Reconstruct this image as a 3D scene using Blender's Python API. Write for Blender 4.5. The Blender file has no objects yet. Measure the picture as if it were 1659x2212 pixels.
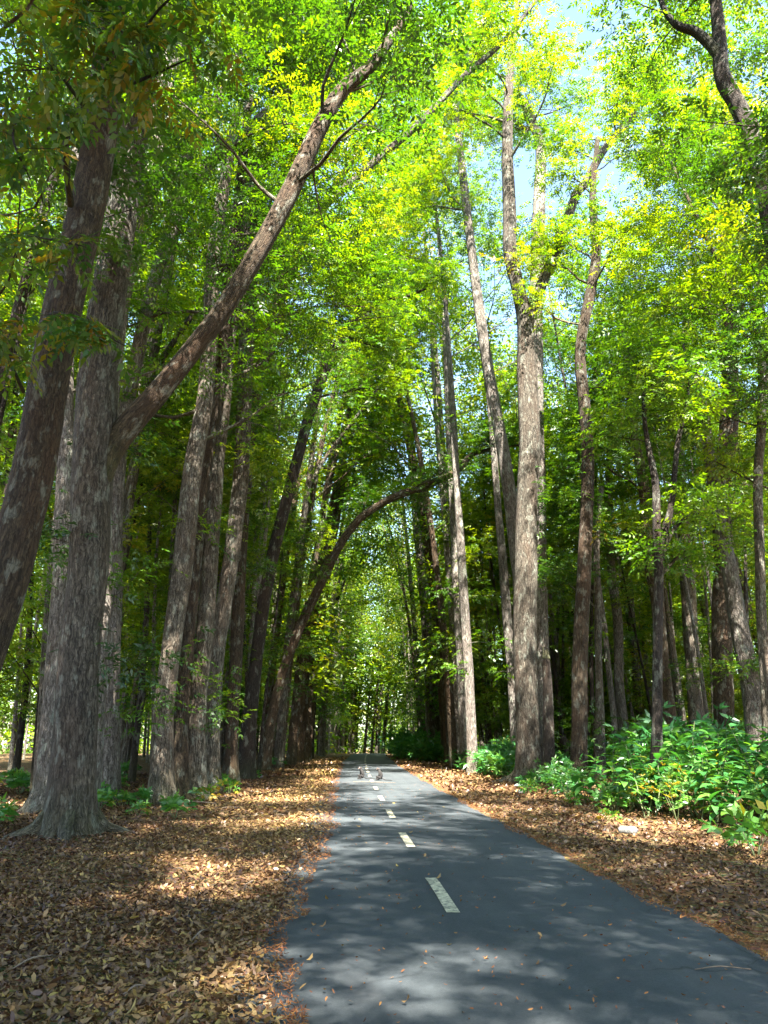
import bpy, bmesh, math, random
import numpy as np
from mathutils import Vector, Matrix

# ---------------------------------------------------------------- scene, camera, light
S = bpy.context.scene
COL = S.collection
S.render.engine = 'CYCLES'
S.cycles.max_bounces = 7
S.cycles.diffuse_bounces = 5
S.cycles.glossy_bounces = 2
S.cycles.transmission_bounces = 5
S.cycles.transparent_max_bounces = 4
S.cycles.use_denoising = True
S.cycles.sample_clamp_indirect = 8.0
S.cycles.caustics_reflective = False
S.cycles.caustics_refractive = False

cam_d = bpy.data.cameras.new('camera')
cam = bpy.data.objects.new('camera', cam_d); COL.objects.link(cam)
cam_d.sensor_fit = 'VERTICAL'; cam_d.sensor_height = 36.0; cam_d.sensor_width = 27.0
cam_d.lens = 36.0 * 1660.0 / 2212.0
cam_d.clip_start = 0.1; cam_d.clip_end = 3000
cam.location = (0, 0, 1.6)
cam.rotation_euler = (math.radians(90 + 16.5), 0, math.radians(-3.3))
S.camera = cam

SUN_EL, SUN_AZ = 54.0, 174.0          # azimuth clockwise from +Y (the way the road runs)
W = bpy.data.worlds.new('World'); S.world = W; W.use_nodes = True
wn = W.node_tree.nodes; wl = W.node_tree.links
wn.clear()
wo = wn.new('ShaderNodeOutputWorld'); bg = wn.new('ShaderNodeBackground'); sk = wn.new('ShaderNodeTexSky')
sk.sky_type = 'NISHITA'; sk.sun_disc = False
sk.sun_elevation = math.radians(SUN_EL); sk.sun_rotation = math.radians(SUN_AZ)
sk.air_density = 1.0; sk.dust_density = 1.0; sk.ozone_density = 1.0
bg.inputs['Strength'].default_value = 0.075
wl.new(sk.outputs[0], bg.inputs[0]); wl.new(bg.outputs[0], wo.inputs[0])

sun_d = bpy.data.lights.new('sun', 'SUN'); sun = bpy.data.objects.new('sun', sun_d); COL.objects.link(sun)
sun_d.energy = 5.0; sun_d.angle = math.radians(0.53); sun_d.color = (1.0, 0.95, 0.86)
_e, _a = math.radians(SUN_EL), math.radians(SUN_AZ)
to_sun = Vector((math.sin(_a)*math.cos(_e), math.cos(_a)*math.cos(_e), math.sin(_e)))
sun.rotation_euler = to_sun.to_track_quat('Z', 'Y').to_euler()
sun.location = to_sun * 80

S.view_settings.view_transform = 'Standard'; S.view_settings.look = 'None'
S.view_settings.gamma = 1.0; S.view_settings.use_curve_mapping = False
S.view_settings.exposure = 3.4

R = np.random.default_rng(20)
PR = random.Random(5)

# ---------------------------------------------------------------- materials
def new_mat(name):
    m = bpy.data.materials.new(name); m.use_nodes = True
    m.node_tree.nodes.clear()
    return m, m.node_tree.nodes, m.node_tree.links

def ramp(nodes, stops, interp='LINEAR'):
    n = nodes.new('ShaderNodeValToRGB'); cr = n.color_ramp; cr.interpolation = interp
    while len(cr.elements) < len(stops): cr.elements.new(0.5)
    for e, (p, c) in zip(cr.elements, stops):
        e.position = p; e.color = (c[0], c[1], c[2], 1)
    return n

def mixc(nodes, links, fac, a, b, mode='MIX'):
    n = nodes.new('ShaderNodeMix'); n.data_type = 'RGBA'; n.blend_type = mode
    for sock, v in ((n.inputs[0], fac), (n.inputs[6], a), (n.inputs[7], b)):
        if hasattr(v, 'is_linked'): links.new(v, sock)
        elif isinstance(v, (int, float)): sock.default_value = v
        else: sock.default_value = (v[0], v[1], v[2], 1)
    return n.outputs[2]

def noise(nodes, links, vec, scale, detail=3, rough=0.55, dist=0.0):
    n = nodes.new('ShaderNodeTexNoise'); n.inputs['Scale'].default_value = scale
    n.inputs['Detail'].default_value = detail; n.inputs['Roughness'].default_value = rough
    n.inputs['Distortion'].default_value = dist
    if vec is not None: links.new(vec, n.inputs['Vector'])
    return n.outputs['Fac']

def mapping(nodes, links, vec, scale):
    n = nodes.new('ShaderNodeMapping'); n.inputs['Scale'].default_value = scale
    links.new(vec, n.inputs['Vector']); return n.outputs[0]

def leaf_mat(name, stops, trans=0.5, tgain=(1.65, 1.5, 0.5), gloss=0.05, rough=0.45, hue=0.02):
    m, N, L = new_mat(name)
    at = N.new('ShaderNodeAttribute'); at.attribute_name = 'var'
    oi = N.new('ShaderNodeObjectInfo')
    add = N.new('ShaderNodeMath'); add.operation = 'MULTIPLY_ADD'
    L.new(oi.outputs['Random'], add.inputs[0]); add.inputs[1].default_value = 0.34; add.inputs[2].default_value = -0.17
    add2 = N.new('ShaderNodeMath'); add2.operation = 'ADD'; add2.use_clamp = True
    L.new(at.outputs['Fac'], add2.inputs[0]); L.new(add.outputs[0], add2.inputs[1])
    rp = ramp(N, stops); L.new(add2.outputs[0], rp.inputs[0])
    d = N.new('ShaderNodeBsdfDiffuse'); t = N.new('ShaderNodeBsdfTranslucent'); g = N.new('ShaderNodeBsdfGlossy')
    g.inputs['Roughness'].default_value = rough; g.inputs['Color'].default_value = (1, 1, 1, 1)
    L.new(rp.outputs[0], d.inputs[0])
    tc = mixc(N, L, 1.0, rp.outputs[0], tgain, 'MULTIPLY'); L.new(tc, t.inputs[0])
    m1 = N.new('ShaderNodeMixShader'); m1.inputs[0].default_value = trans
    L.new(d.outputs[0], m1.inputs[1]); L.new(t.outputs[0], m1.inputs[2])
    m2 = N.new('ShaderNodeMixShader'); m2.inputs[0].default_value = gloss
    L.new(m1.outputs[0], m2.inputs[1]); L.new(g.outputs[0], m2.inputs[2])
    o = N.new('ShaderNodeOutputMaterial'); L.new(m2.outputs[0], o.inputs[0])
    return m

GREEN = [(0.0, (0.014, 0.050, 0.006)), (0.30, (0.045, 0.125, 0.004)), (0.55, (0.115, 0.210, 0.002)),
         (0.82, (0.205, 0.262, 0.004)), (1.0, (0.300, 0.245, 0.006))]
M_LEAF = leaf_mat('canopy_leaf', GREEN, 0.5)
M_LEAF_NEAR = leaf_mat('near_leaf', [(0, (0.03, 0.09, 0.02)), (0.45, (0.07, 0.13, 0.012)), (0.75, (0.13, 0.13, 0.008)), (1, (0.22, 0.13, 0.010))], 0.45, gloss=0.025)
M_BROAD = leaf_mat('broad_leaf', [(0, (0.02, 0.10, 0.03)), (0.5, (0.04, 0.17, 0.035)), (0.9, (0.11, 0.24, 0.025)), (1, (0.32, 0.22, 0.02))], 0.4, gloss=0.05, rough=0.4)
M_LITTER = leaf_mat('dry_leaf', [(0, (0.045, 0.022, 0.014)), (0.3, (0.11, 0.055, 0.027)), (0.6, (0.215, 0.130, 0.055)), (0.85, (0.30, 0.195, 0.070)), (1, (0.36, 0.26, 0.065))], 0.15, tgain=(1.1, 0.9, 0.6), gloss=0.04)
M_FINE = leaf_mat('fine_litter', [(0, (0.10, 0.035, 0.015)), (0.5, (0.25, 0.10, 0.035)), (1, (0.40, 0.20, 0.05))], 0.15, tgain=(1.1, 0.9, 0.6), gloss=0.02)

def bark_mat(name, dark, light, lichen=0.5, rust=0.35):
    m, N, L = new_mat(name)
    at = N.new('ShaderNodeAttribute'); at.attribute_name = 'bark'
    oi = N.new('ShaderNodeObjectInfo')
    off = N.new('ShaderNodeVectorMath'); off.operation = 'SCALE'; off.inputs[3].default_value = 37.0
    cmb = N.new('ShaderNodeCombineXYZ'); L.new(oi.outputs['Random'], cmb.inputs[2]); L.new(cmb.outputs[0], off.inputs[0])
    ad = N.new('ShaderNodeVectorMath'); ad.operation = 'ADD'; L.new(at.outputs['Vector'], ad.inputs[0]); L.new(off.outputs[0], ad.inputs[1])
    v = ad.outputs[0]
    wob = N.new('ShaderNodeVectorMath'); wob.operation = 'MULTIPLY_ADD'
    nz = N.new('ShaderNodeTexNoise'); nz.inputs['Scale'].default_value = 6.0; nz.inputs['Detail'].default_value = 2; L.new(v, nz.inputs['Vector'])
    L.new(nz.outputs['Color'], wob.inputs[0]); wob.inputs[1].default_value = (0.09, 0.09, 0.25); L.new(v, wob.inputs[2])
    fis = noise(N, L, mapping(N, L, wob.outputs[0], (27, 27, 3.2)), 1.0, 5, 0.7, 0.3)
    pl = noise(N, L, mapping(N, L, wob.outputs[0], (13, 13, 5.0)), 1.0, 3, 0.6, 0.0)
    vor = N.new('ShaderNodeTexVoronoi'); vor.feature = 'DISTANCE_TO_EDGE'; vor.inputs['Scale'].default_value = 1.0
    L.new(mapping(N, L, wob.outputs[0], (21, 21, 4.2)), vor.inputs['Vector'])
    vr = ramp(N, [(0.0, (0, 0, 0)), (0.13, (1, 1, 1))]); L.new(vor.outputs['Distance'], vr.inputs[0])
    fr = ramp(N, [(0.38, (0, 0, 0)), (0.62, (1, 1, 1))]); L.new(fis, fr.inputs[0])
    base = mixc(N, L, fr.outputs[0], dark, light)
    pr = ramp(N, [(0.3, (0.55, 0.55, 0.55)), (0.7, (1.25, 1.25, 1.25))]); L.new(pl, pr.inputs[0])
    base = mixc(N, L, 1.0, base, pr.outputs[0], 'MULTIPLY')
    rb = ramp(N, [(0.42, (0, 0, 0)), (0.68, (1, 1, 1))]); L.new(noise(N, L, mapping(N, L, v, (2.2, 2.2, 0.55)), 1.0, 3), rb.inputs[0])
    rm = N.new('ShaderNodeMath'); rm.operation = 'MULTIPLY'; L.new(rb.outputs[0], rm.inputs[0]); rm.inputs[1].default_value = rust
    base = mixc(N, L, rm.outputs[0], base, (0.115, 0.062, 0.036))
    lb = ramp(N, [(0.56, (0, 0, 0)), (0.63, (1, 1, 1))]); L.new(noise(N, L, mapping(N, L, v, (5, 5, 2.2)), 1.0, 4, 0.6), lb.inputs[0])
    lm = N.new('ShaderNodeMath'); lm.operation = 'MULTIPLY'; L.new(lb.outputs[0], lm.inputs[0]); lm.inputs[1].default_value = lichen*1.15
    base = mixc(N, L, lm.outputs[0], base, (0.36, 0.37, 0.30))
    # moss near the foot
    sep = N.new('ShaderNodeSeparateXYZ'); L.new(at.outputs['Vector'], sep.inputs[0])
    mo = N.new('ShaderNodeMapRange'); mo.inputs[1].default_value = 0.1; mo.inputs[2].default_value = 1.3; mo.inputs[3].default_value = 0.6; mo.inputs[4].default_value = 0.0
    L.new(sep.outputs[2], mo.inputs[0])
    mo2 = N.new('ShaderNodeMath'); mo2.operation = 'MULTIPLY'; L.new(mo.outputs[0], mo2.inputs[0]); L.new(noise(N, L, v, 3.0, 3), mo2.inputs[1])
    base = mixc(N, L, mo2.outputs[0], base, (0.12, 0.14, 0.045))
    col = mixc(N, L, 0.55, base, mixc(N, L, vr.outputs[0], (0.02, 0.016, 0.013), base), 'MIX')
    hs = N.new('ShaderNodeHueSaturation'); hv = N.new('ShaderNodeMapRange'); hv.inputs[3].default_value = 0.72; hv.inputs[4].default_value = 1.3
    L.new(oi.outputs['Random'], hv.inputs[0]); L.new(hv.outputs[0], hs.inputs['Value']); hs.inputs['Saturation'].default_value = 1.05; L.new(col, hs.inputs['Color']); col = hs.outputs[0]
    p = N.new('ShaderNodeBsdfPrincipled'); p.inputs['Roughness'].default_value = 0.85
    p.inputs['Specular IOR Level'].default_value = 0.25
    L.new(col, p.inputs['Base Color'])
    hm = N.new('ShaderNodeMath'); hm.operation = 'MULTIPLY_ADD'; L.new(vr.outputs[0], hm.inputs[0]); hm.inputs[1].default_value = 0.5; L.new(fr.outputs[0], hm.inputs[2])
    b = N.new('ShaderNodeBump'); b.inputs['Strength'].default_value = 1.0; b.inputs['Distance'].default_value = 0.05
    L.new(hm.outputs[0], b.inputs['Height']); L.new(b.outputs[0], p.inputs['Normal'])
    o = N.new('ShaderNodeOutputMaterial'); L.new(p.outputs[0], o.inputs[0])
    return m

BARK_GREY = bark_mat('bark_grey', (0.038, 0.031, 0.022), (0.235, 0.205, 0.160), 0.5, 0.4)
BARK_BROWN = bark_mat('bark_brown', (0.034, 0.023, 0.013), (0.145, 0.108, 0.068), 0.45, 0.6)
BARK_PALE = bark_mat('bark_pale', (0.085, 0.072, 0.054), (0.36, 0.32, 0.28), 0.7, 0.25)
BARK_DARK = bark_mat('bark_dark', (0.016, 0.012, 0.009), (0.058, 0.047, 0.037), 0.3, 0.3)

def ground_mat():
    m, N, L = new_mat('forest_floor')
    g = N.new('ShaderNodeNewGeometry'); v = g.outputs['Position']
    a = noise(N, L, v, 9.0, 5, 0.65); c = ramp(N, [(0.3, (0.05, 0.030, 0.018)), (0.5, (0.16, 0.105, 0.052)), (0.7, (0.30, 0.21, 0.095))]); L.new(a, c.inputs[0])
    vo = N.new('ShaderNodeTexVoronoi'); vo.inputs['Scale'].default_value = 13.0; L.new(v, vo.inputs['Vector'])
    c2 = mixc(N, L, 0.5, c.outputs[0], mixc(N, L, 1.0, c.outputs[0], vo.outputs['Color'], 'MULTIPLY'))
    big = ramp(N, [(0.52, (0, 0, 0)), (0.66, (1, 1, 1))]); L.new(noise(N, L, v, 0.35, 3), big.inputs[0])
    bm = N.new('ShaderNodeMath'); bm.operation = 'MULTIPLY'; L.new(big.outputs[0], bm.inputs[0]); bm.inputs[1].default_value = 0.45
    c3 = mixc(N, L, bm.outputs[0], c2, (0.20, 0.085, 0.04))
    p = N.new('ShaderNodeBsdfPrincipled'); p.inputs['Roughness'].default_value = 0.95; p.inputs['Specular IOR Level'].default_value = 0.1
    L.new(c3, p.inputs['Base Color'])
    b = N.new('ShaderNodeBump'); b.inputs['Strength'].default_value = 1.0; b.inputs['Distance'].default_value = 0.05
    L.new(vo.outputs['Distance'], b.inputs['Height']); L.new(b.outputs[0], p.inputs['Normal'])
    o = N.new('ShaderNodeOutputMaterial'); L.new(p.outputs[0], o.inputs[0]); return m
M_GROUND = ground_mat()

def asphalt_mat():
    m, N, L = new_mat('asphalt')
    g = N.new('ShaderNodeNewGeometry'); v = g.outputs['Position']
    a = noise(N, L, v, 1.1, 4, 0.6); f = noise(N, L, v, 160.0, 2, 0.7)
    c = ramp(N, [(0.25, (0.031, 0.039, 0.043)), (0.75, (0.051, 0.059, 0.063))]); L.new(a, c.inputs[0])
    fr = ramp(N, [(0.25, (0.5, 0.5, 0.5)), (0.75, (1.45, 1.45, 1.45))]); f2 = noise(N, L, v, 45.0, 3, 0.75); fm = N.new('ShaderNodeMath'); fm.operation = 'MULTIPLY_ADD'; L.new(f, fm.inputs[0]); fm.inputs[1].default_value = 0.5; fh = N.new('ShaderNodeMath'); fh.operation = 'MULTIPLY'; L.new(f2, fh.inputs[0]); fh.inputs[1].default_value = 0.5; L.new(fh.outputs[0], fm.inputs[2]); L.new(fm.outputs[0], fr.inputs[0])
    c2 = mixc(N, L, 1.0, c.outputs[0], fr.outputs[0], 'MULTIPLY')
    st = ramp(N, [(0.55, (0, 0, 0)), (0.7, (0.35, 0.35, 0.35))]); L.new(noise(N, L, mapping(N, L, v, (0.9, 0.25, 1)), 1.0, 5, 0.65), st.inputs[0])
    c3 = mixc(N, L, st.outputs[0], c2, (0.10, 0.094, 0.092))
    ck = N.new('ShaderNodeTexVoronoi'); ck.feature = 'DISTANCE_TO_EDGE'; ck.inputs['Scale'].default_value = 0.55
    wv = N.new('ShaderNodeVectorMath'); wv.operation = 'MULTIPLY_ADD'; cn = N.new('ShaderNodeTexNoise'); cn.inputs['Scale'].default_value = 1.6; cn.inputs['Detail'].default_value = 4
    L.new(v, cn.inputs['Vector']); L.new(cn.outputs['Color'], wv.inputs[0]); wv.inputs[1].default_value = (0.9, 0.9, 0); L.new(v, wv.inputs[2]); L.new(wv.outputs[0], ck.inputs['Vector'])
    cr_ = ramp(N, [(0.0, (0.45, 0.45, 0.45)), (0.008, (1, 1, 1))]); L.new(ck.outputs['Distance'], cr_.inputs[0])
    km = ramp(N, [(0.48, (0, 0, 0)), (0.6, (1, 1, 1))]); L.new(noise(N, L, v, 0.5, 2), km.inputs[0])
    c3 = mixc(N, L, km.outputs[0], c3, mixc(N, L, 1.0, c3, cr_.outputs[0], 'MULTIPLY'))
    tr_ = ramp(N, [(0.35, (0.86, 0.86, 0.88)), (0.65, (1.14, 1.12, 1.1))]); L.new(noise(N, L, mapping(N, L, v, (2.2, 0.06, 1)), 1.0, 3), tr_.inputs[0])
    c3 = mixc(N, L, 1.0, c3, tr_.outputs[0], 'MULTIPLY')
    p = N.new('ShaderNodeBsdfPrincipled'); p.inputs['Roughness'].default_value = 0.82; p.inputs['Specular IOR Level'].default_value = 0.3
    L.new(c3, p.inputs['Base Color'])
    b = N.new('ShaderNodeBump'); b.inputs['Strength'].default_value = 0.35; b.inputs['Distance'].default_value = 0.01
    L.new(f, b.inputs['Height']); L.new(b.outputs[0], p.inputs['Normal'])
    o = N.new('ShaderNodeOutputMaterial'); L.new(p.outputs[0], o.inputs[0]); return m
M_ASPHALT = asphalt_mat()

def plain_mat(name, a, b2, scale=6.0, rough=0.8, bump=0.2):
    m, N, L = new_mat(name)
    tc = N.new('ShaderNodeTexCoord'); v = tc.outputs['Object']
    n = noise(N, L, v, scale, 4, 0.6)
    c = ramp(N, [(0.3, a), (0.7, b2)]); L.new(n, c.inputs[0])
    p = N.new('ShaderNodeBsdfPrincipled'); p.inputs['Roughness'].default_value = rough
    L.new(c.outputs[0], p.inputs['Base Color'])
    b = N.new('ShaderNodeBump'); b.inputs['Strength'].default_value = bump; b.inputs['Distance'].default_value = 0.02
    L.new(n, b.inputs['Height']); L.new(b.outputs[0], p.inputs['Normal'])
    o = N.new('ShaderNodeOutputMaterial'); L.new(p.outputs[0], o.inputs[0]); return m
M_PAINT = plain_mat('road_paint', (0.20, 0.19, 0.14), (0.62, 0.56, 0.38), 14.0, 0.75, 0.2)
def paint_wear():
    N, L = M_PAINT.node_tree.nodes, M_PAINT.node_tree.links
    p = next(n for n in N if n.type == 'BSDF_PRINCIPLED'); src = p.inputs['Base Color'].links[0].from_socket
    g = N.new('ShaderNodeNewGeometry')
    w = ramp(N, [(0.52, (0, 0, 0)), (0.60, (1, 1, 1))]); L.new(noise(N, L, g.outputs['Position'], 17.0, 6, 0.75), w.inputs[0])
    L.new(mixc(N, L, w.outputs[0], src, (0.075, 0.078, 0.078)), p.inputs['Base Color'])
paint_wear()
M_STONE = plain_mat('pale_stone', (0.12, 0.115, 0.095), (0.42, 0.40, 0.36), 14.0, 0.9, 0.5)
M_TWIG = plain_mat('twig', (0.10, 0.07, 0.05), (0.24, 0.18, 0.13), 20.0, 0.9, 0.3)
M_FUR = plain_mat('shade_dark_fur', (0.006, 0.005, 0.0045), (0.020, 0.017, 0.015), 30.0, 0.9, 0.6)  # near black: the shade the monkeys sit in is put into the fur
M_SKIN = plain_mat('bare_skin', (0.07, 0.05, 0.042), (0.12, 0.085, 0.07), 30.0, 0.6, 0.1)
M_EYE = plain_mat('dark_eye', (0.01, 0.01, 0.01), (0.02, 0.015, 0.01), 5.0, 0.2, 0.0)
M_STEM = plain_mat('green_stem', (0.06, 0.09, 0.03), (0.12, 0.13, 0.05), 20.0, 0.7, 0.2)

# ---------------------------------------------------------------- mesh helpers
class MB:
    """collects vertices and faces (triangles or quads) with per-vertex attributes and links ONE mesh"""
    def __init__(s): s.v = []; s.q = []; s.t = []; s.a = []; s.b = []; s.n = 0
    def add(s, v, quads=None, tris=None, var=0.5, bark=None):
        v = np.asarray(v, np.float32).reshape(-1, 3); k = len(v)
        s.v.append(v)
        s.a.append(np.broadcast_to(np.asarray(var, np.float32), (k,)))
        s.b.append(np.zeros((k, 3), np.float32) if bark is None else np.asarray(bark, np.float32))
        if quads is not None and len(quads): s.q.append(np.asarray(quads, np.int32).reshape(-1, 4) + s.n)
        if tris is not None and len(tris): s.t.append(np.asarray(tris, np.int32).reshape(-1, 3) + s.n)
        s.n += k
    def mesh(s, name, mat, smooth=False):
        v = np.concatenate(s.v); q = np.concatenate(s.q) if s.q else np.zeros((0, 4), np.int32)
        t = np.concatenate(s.t) if s.t else np.zeros((0, 3), np.int32)
        me = bpy.data.meshes.new(name)
        me.vertices.add(len(v)); me.vertices.foreach_set('co', v.ravel())
        loops = np.concatenate([q.ravel(), t.ravel()]).astype(np.int32)
        me.loops.add(len(loops)); me.loops.foreach_set('vertex_index', loops)
        nq, nt = len(q), len(t)
        me.polygons.add(nq + nt)
        st = np.concatenate([np.arange(nq) * 4, nq * 4 + np.arange(nt) * 3]).astype(np.int32)
        me.polygons.foreach_set('loop_start', st)
        if smooth: me.polygons.foreach_set('use_smooth', np.ones(nq + nt, bool))
        at = me.attributes.new('var', 'FLOAT', 'POINT'); at.data.foreach_set('value', np.ascontiguousarray(np.concatenate(s.a), np.float32))
        if any(np.any(b) for b in s.b):
            ab = me.attributes.new('bark', 'FLOAT_VECTOR', 'POINT'); ab.data.foreach_set('vector', np.concatenate(s.b).astype(np.float32).ravel())
        me.materials.append(mat); me.update(calc_edges=True); me.validate()
        return me

def link(name, me, parent=None):
    o = bpy.data.objects.new(name, me); COL.objects.link(o)
    if parent is not None: o.parent = parent
    return o
def tag(o, label=None, cat=None, group=None, kind=None):
    if label: o['label'] = label
    if cat: o['category'] = cat
    if group: o['group'] = group
    if kind: o['kind'] = kind
    return o
def empty(name, loc=(0, 0, 0), rz=0.0):
    o = bpy.data.objects.new(name, None); COL.objects.link(o)
    o.empty_display_size = 0.3; o.location = loc; o.rotation_euler = (0, 0, rz); return o
def copy_tree(src, loc, rz, scale, label=None, group=None, rot=None):
    c = src.copy(); COL.objects.link(c); c.location = loc; c.rotation_euler = rot if rot else (0, 0, rz); c.scale = scale
    if label: c['label'] = label
    if group: c['group'] = group
    for ch in src.children:
        d = ch.copy(); COL.objects.link(d); d.parent = c
        for g in ch.children:
            e = g.copy(); COL.objects.link(e); e.parent = d
    return c

def unit(a): return a / np.maximum(np.linalg.norm(a, axis=-1, keepdims=True), 1e-9)

def resample(P, per=6):
    """Catmull-Rom through the control rows (x, y, z, radius)"""
    P = np.asarray(P, float)
    if len(P) < 3: per = max(per, 3)
    A = np.vstack([2 * P[0] - P[1], P, 2 * P[-1] - P[-2]]); out = []
    for i in range(1, len(A) - 2):
        p0, p1, p2, p3 = A[i-1], A[i], A[i+1], A[i+2]
        for t in np.linspace(0, 1, per, endpoint=False):
            out.append(0.5 * (2*p1 + (p2-p0)*t + (2*p0-5*p1+4*p2-p3)*t*t + (3*p1-p0-3*p2+p3)*t**3))
    out.append(P[-1]); out = np.array(out); out[:, 3] = np.maximum(out[:, 3], 0.004); return out

def tube(mb, P, sides=8, rng=R, lump=0.05, flare=0.0, cap=True, v0=0.0):
    P = np.asarray(P, float); n = len(P); c = P[:, :3]; r = P[:, 3]
    T = unit(np.gradient(c, axis=0))
    ref = np.array([1.0, 0, 0]) if abs(T[0, 0]) < 0.8 else np.array([0, 1.0, 0])
    U = np.zeros_like(c); u = ref - T[0] * ref.dot(T[0]); u /= np.linalg.norm(u)
    for i in range(n):
        u = u - T[i] * u.dot(T[i]); u /= max(np.linalg.norm(u), 1e-9); U[i] = u
    V = np.cross(T, U)
    ln = v0 + np.concatenate([[0], np.cumsum(np.linalg.norm(np.diff(c, axis=0), axis=1))])
    a = np.linspace(0, 2*np.pi, sides, endpoint=False)
    A, Ln = np.meshgrid(a, ln)
    ph = rng.uniform(0, 6.28, 6)
    lumpf = 1 + lump * (np.sin(2*A + 0.7*Ln + ph[0]) + 0.7*np.sin(3*A - 1.1*Ln + ph[1]) + 0.6*np.sin(A*1 + 2.3*Ln + ph[2]) + 0.4*np.sin(5*A + ph[3] + 0.4*Ln))
    if flare: lumpf = lumpf + flare * np.exp(-np.maximum(Ln, 0) / 0.45) * (0.35 + 0.65 * np.maximum(0, np.sin(2.5*A*1.0 + ph[4]))**2 + 0.3*np.sin(5*A + ph[5]))
    rr = r[:, None] * lumpf
    X = c[:, None, :] + rr[..., None] * (np.cos(A)[..., None] * U[:, None, :] + np.sin(A)[..., None] * V[:, None, :])
    rm = r.mean()
    B = np.stack([np.cos(A) * r.clip(rm*0.5)[:, None], np.sin(A) * r.clip(rm*0.5)[:, None], Ln], -1)
    i, j = np.meshgrid(np.arange(n-1), np.arange(sides), indexing='ij'); j2 = (j+1) % sides
    q = np.stack([i*sides+j, i*sides+j2, (i+1)*sides+j2, (i+1)*sides+j], -1).reshape(-1, 4)
    v = X.reshape(-1, 3); b = B.reshape(-1, 3)
    tr = []
    if cap:
        v = np.vstack([v, c[-1] + T[-1]*r[-1]*0.3]); b = np.vstack([b, [0, 0, ln[-1]]]); k = len(v)-1; e = (n-1)*sides
        tr = [(e+x, e+(x+1) % sides, k) for x in range(sides)]
    mb.add(v, q, tr, 0.5, b)

def compound_leaves(mb, P, D, rng, length=0.34, pairs=4, ll=0.13, lw=0.05, droop=0.35, var=None, jit=0.07):
    """pinnate leaves: every leaflet is a small folded quad. P base points, D directions"""
    n = len(P); D = unit(D); up = np.array([0, 0, 1.0])
    Sd = unit(np.cross(D, up + rng.normal(0, .35, (n, 3)))); Nn = np.cross(Sd, D)
    L = length * rng.uniform(0.75, 1.25, n)
    js = [(t, s) for t in np.linspace(0.28, 0.92, pairs) for s in (-1, 1)] + [(1.0, 0)]
    K = len(js); t = np.array([j[0] for j in js]); s = np.array([j[1] for j in js])
    base = P[:, None] + D[:, None] * (L[:, None] * t)[..., None] - up * (droop * L[:, None] * t**2 * 0.6)[..., None]
    fw = np.where(s == 0, 1.0, 0.55); sd = s * 0.9
    d = D[:, None] * fw[None, :, None] + Sd[:, None] * sd[None, :, None] - up * (droop * 0.7)
    d = unit(d + rng.normal(0, .16, (n, K, 3)))
    w = unit(np.cross(d, Nn[:, None] + rng.normal(0, .25, (n, K, 3))))
    nn = np.cross(w, d)
    a = ll * rng.uniform(0.75, 1.2, (n, K, 1)); b = lw * rng.uniform(0.8, 1.2, (n, K, 1))
    v = np.stack([base, base + d*a*0.42 + w*b*0.5 + nn*b*0.16, base + d*a - nn*b*0.15, base + d*a*0.42 - w*b*0.5 + nn*b*0.16], 2)
    q = np.arange(n*K*4).reshape(-1, 4)
    if var is None: var = rng.uniform(0.2, 0.7, n)
    vv = np.repeat((np.asarray(var)[:, None] + rng.normal(0, jit*0.5, (n, K))).clip(0, 1), 4)
    mb.add(v.reshape(-1, 3), q, None, vv)

def smooth_noise3(P, sc, seed):
    rr = np.random.default_rng(seed); out = np.zeros(len(P))
    for k in range(5):
        w = rr.normal(0, 1, 3) * sc; out += np.sin(P @ w + rr.uniform(0, 6.28))
    return out / 5

def clusters_to_leaves(mb, C, rng, n_spray=10, sig=0.45, flat=0.6, shift=0.0, spread=.10, **kw):
    """sprays of compound leaves gathered round the twig ends C"""
    C = np.asarray(C); m = len(C)
    if not m: return
    off = rng.normal(0, 1, (m, n_spray, 3)) * np.array([sig, sig, sig*flat])
    P = (C[:, None] + off).reshape(-1, 3)
    D = unit(off + rng.normal(0, .25, off.shape) + np.array([0, 0, 0.05])).reshape(-1, 3); D[:, 2] *= 0.55
    cv = 0.40 + shift + 0.26 * smooth_noise3(C, 0.55, 3) + rng.normal(0, spread*1.3, m)
    var = np.repeat(cv, n_spray) + rng.normal(0, .035, m*n_spray)
    compound_leaves(mb, P - unit(D)*0.12, D, rng, var=var.clip(0, 1), **kw)

def limb_path(p, az, el, length, r, rng, n=6, curl=-0.35, wig=0.12, endr=0.25):
    pts = [np.array([*p, r])]; d = np.array([math.cos(az)*math.cos(el), math.sin(az)*math.cos(el), math.sin(el)])
    for i in range(1, n):
        d = d + rng.normal(0, wig, 3) + np.array([0, 0, curl / n]); d /= np.linalg.norm(d)
        q = pts[-1][:3] + d * length / (n-1)
        pts.append(np.array([*q, r * (1 - (1-endr) * i/(n-1))]))
    return np.array(pts)

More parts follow.
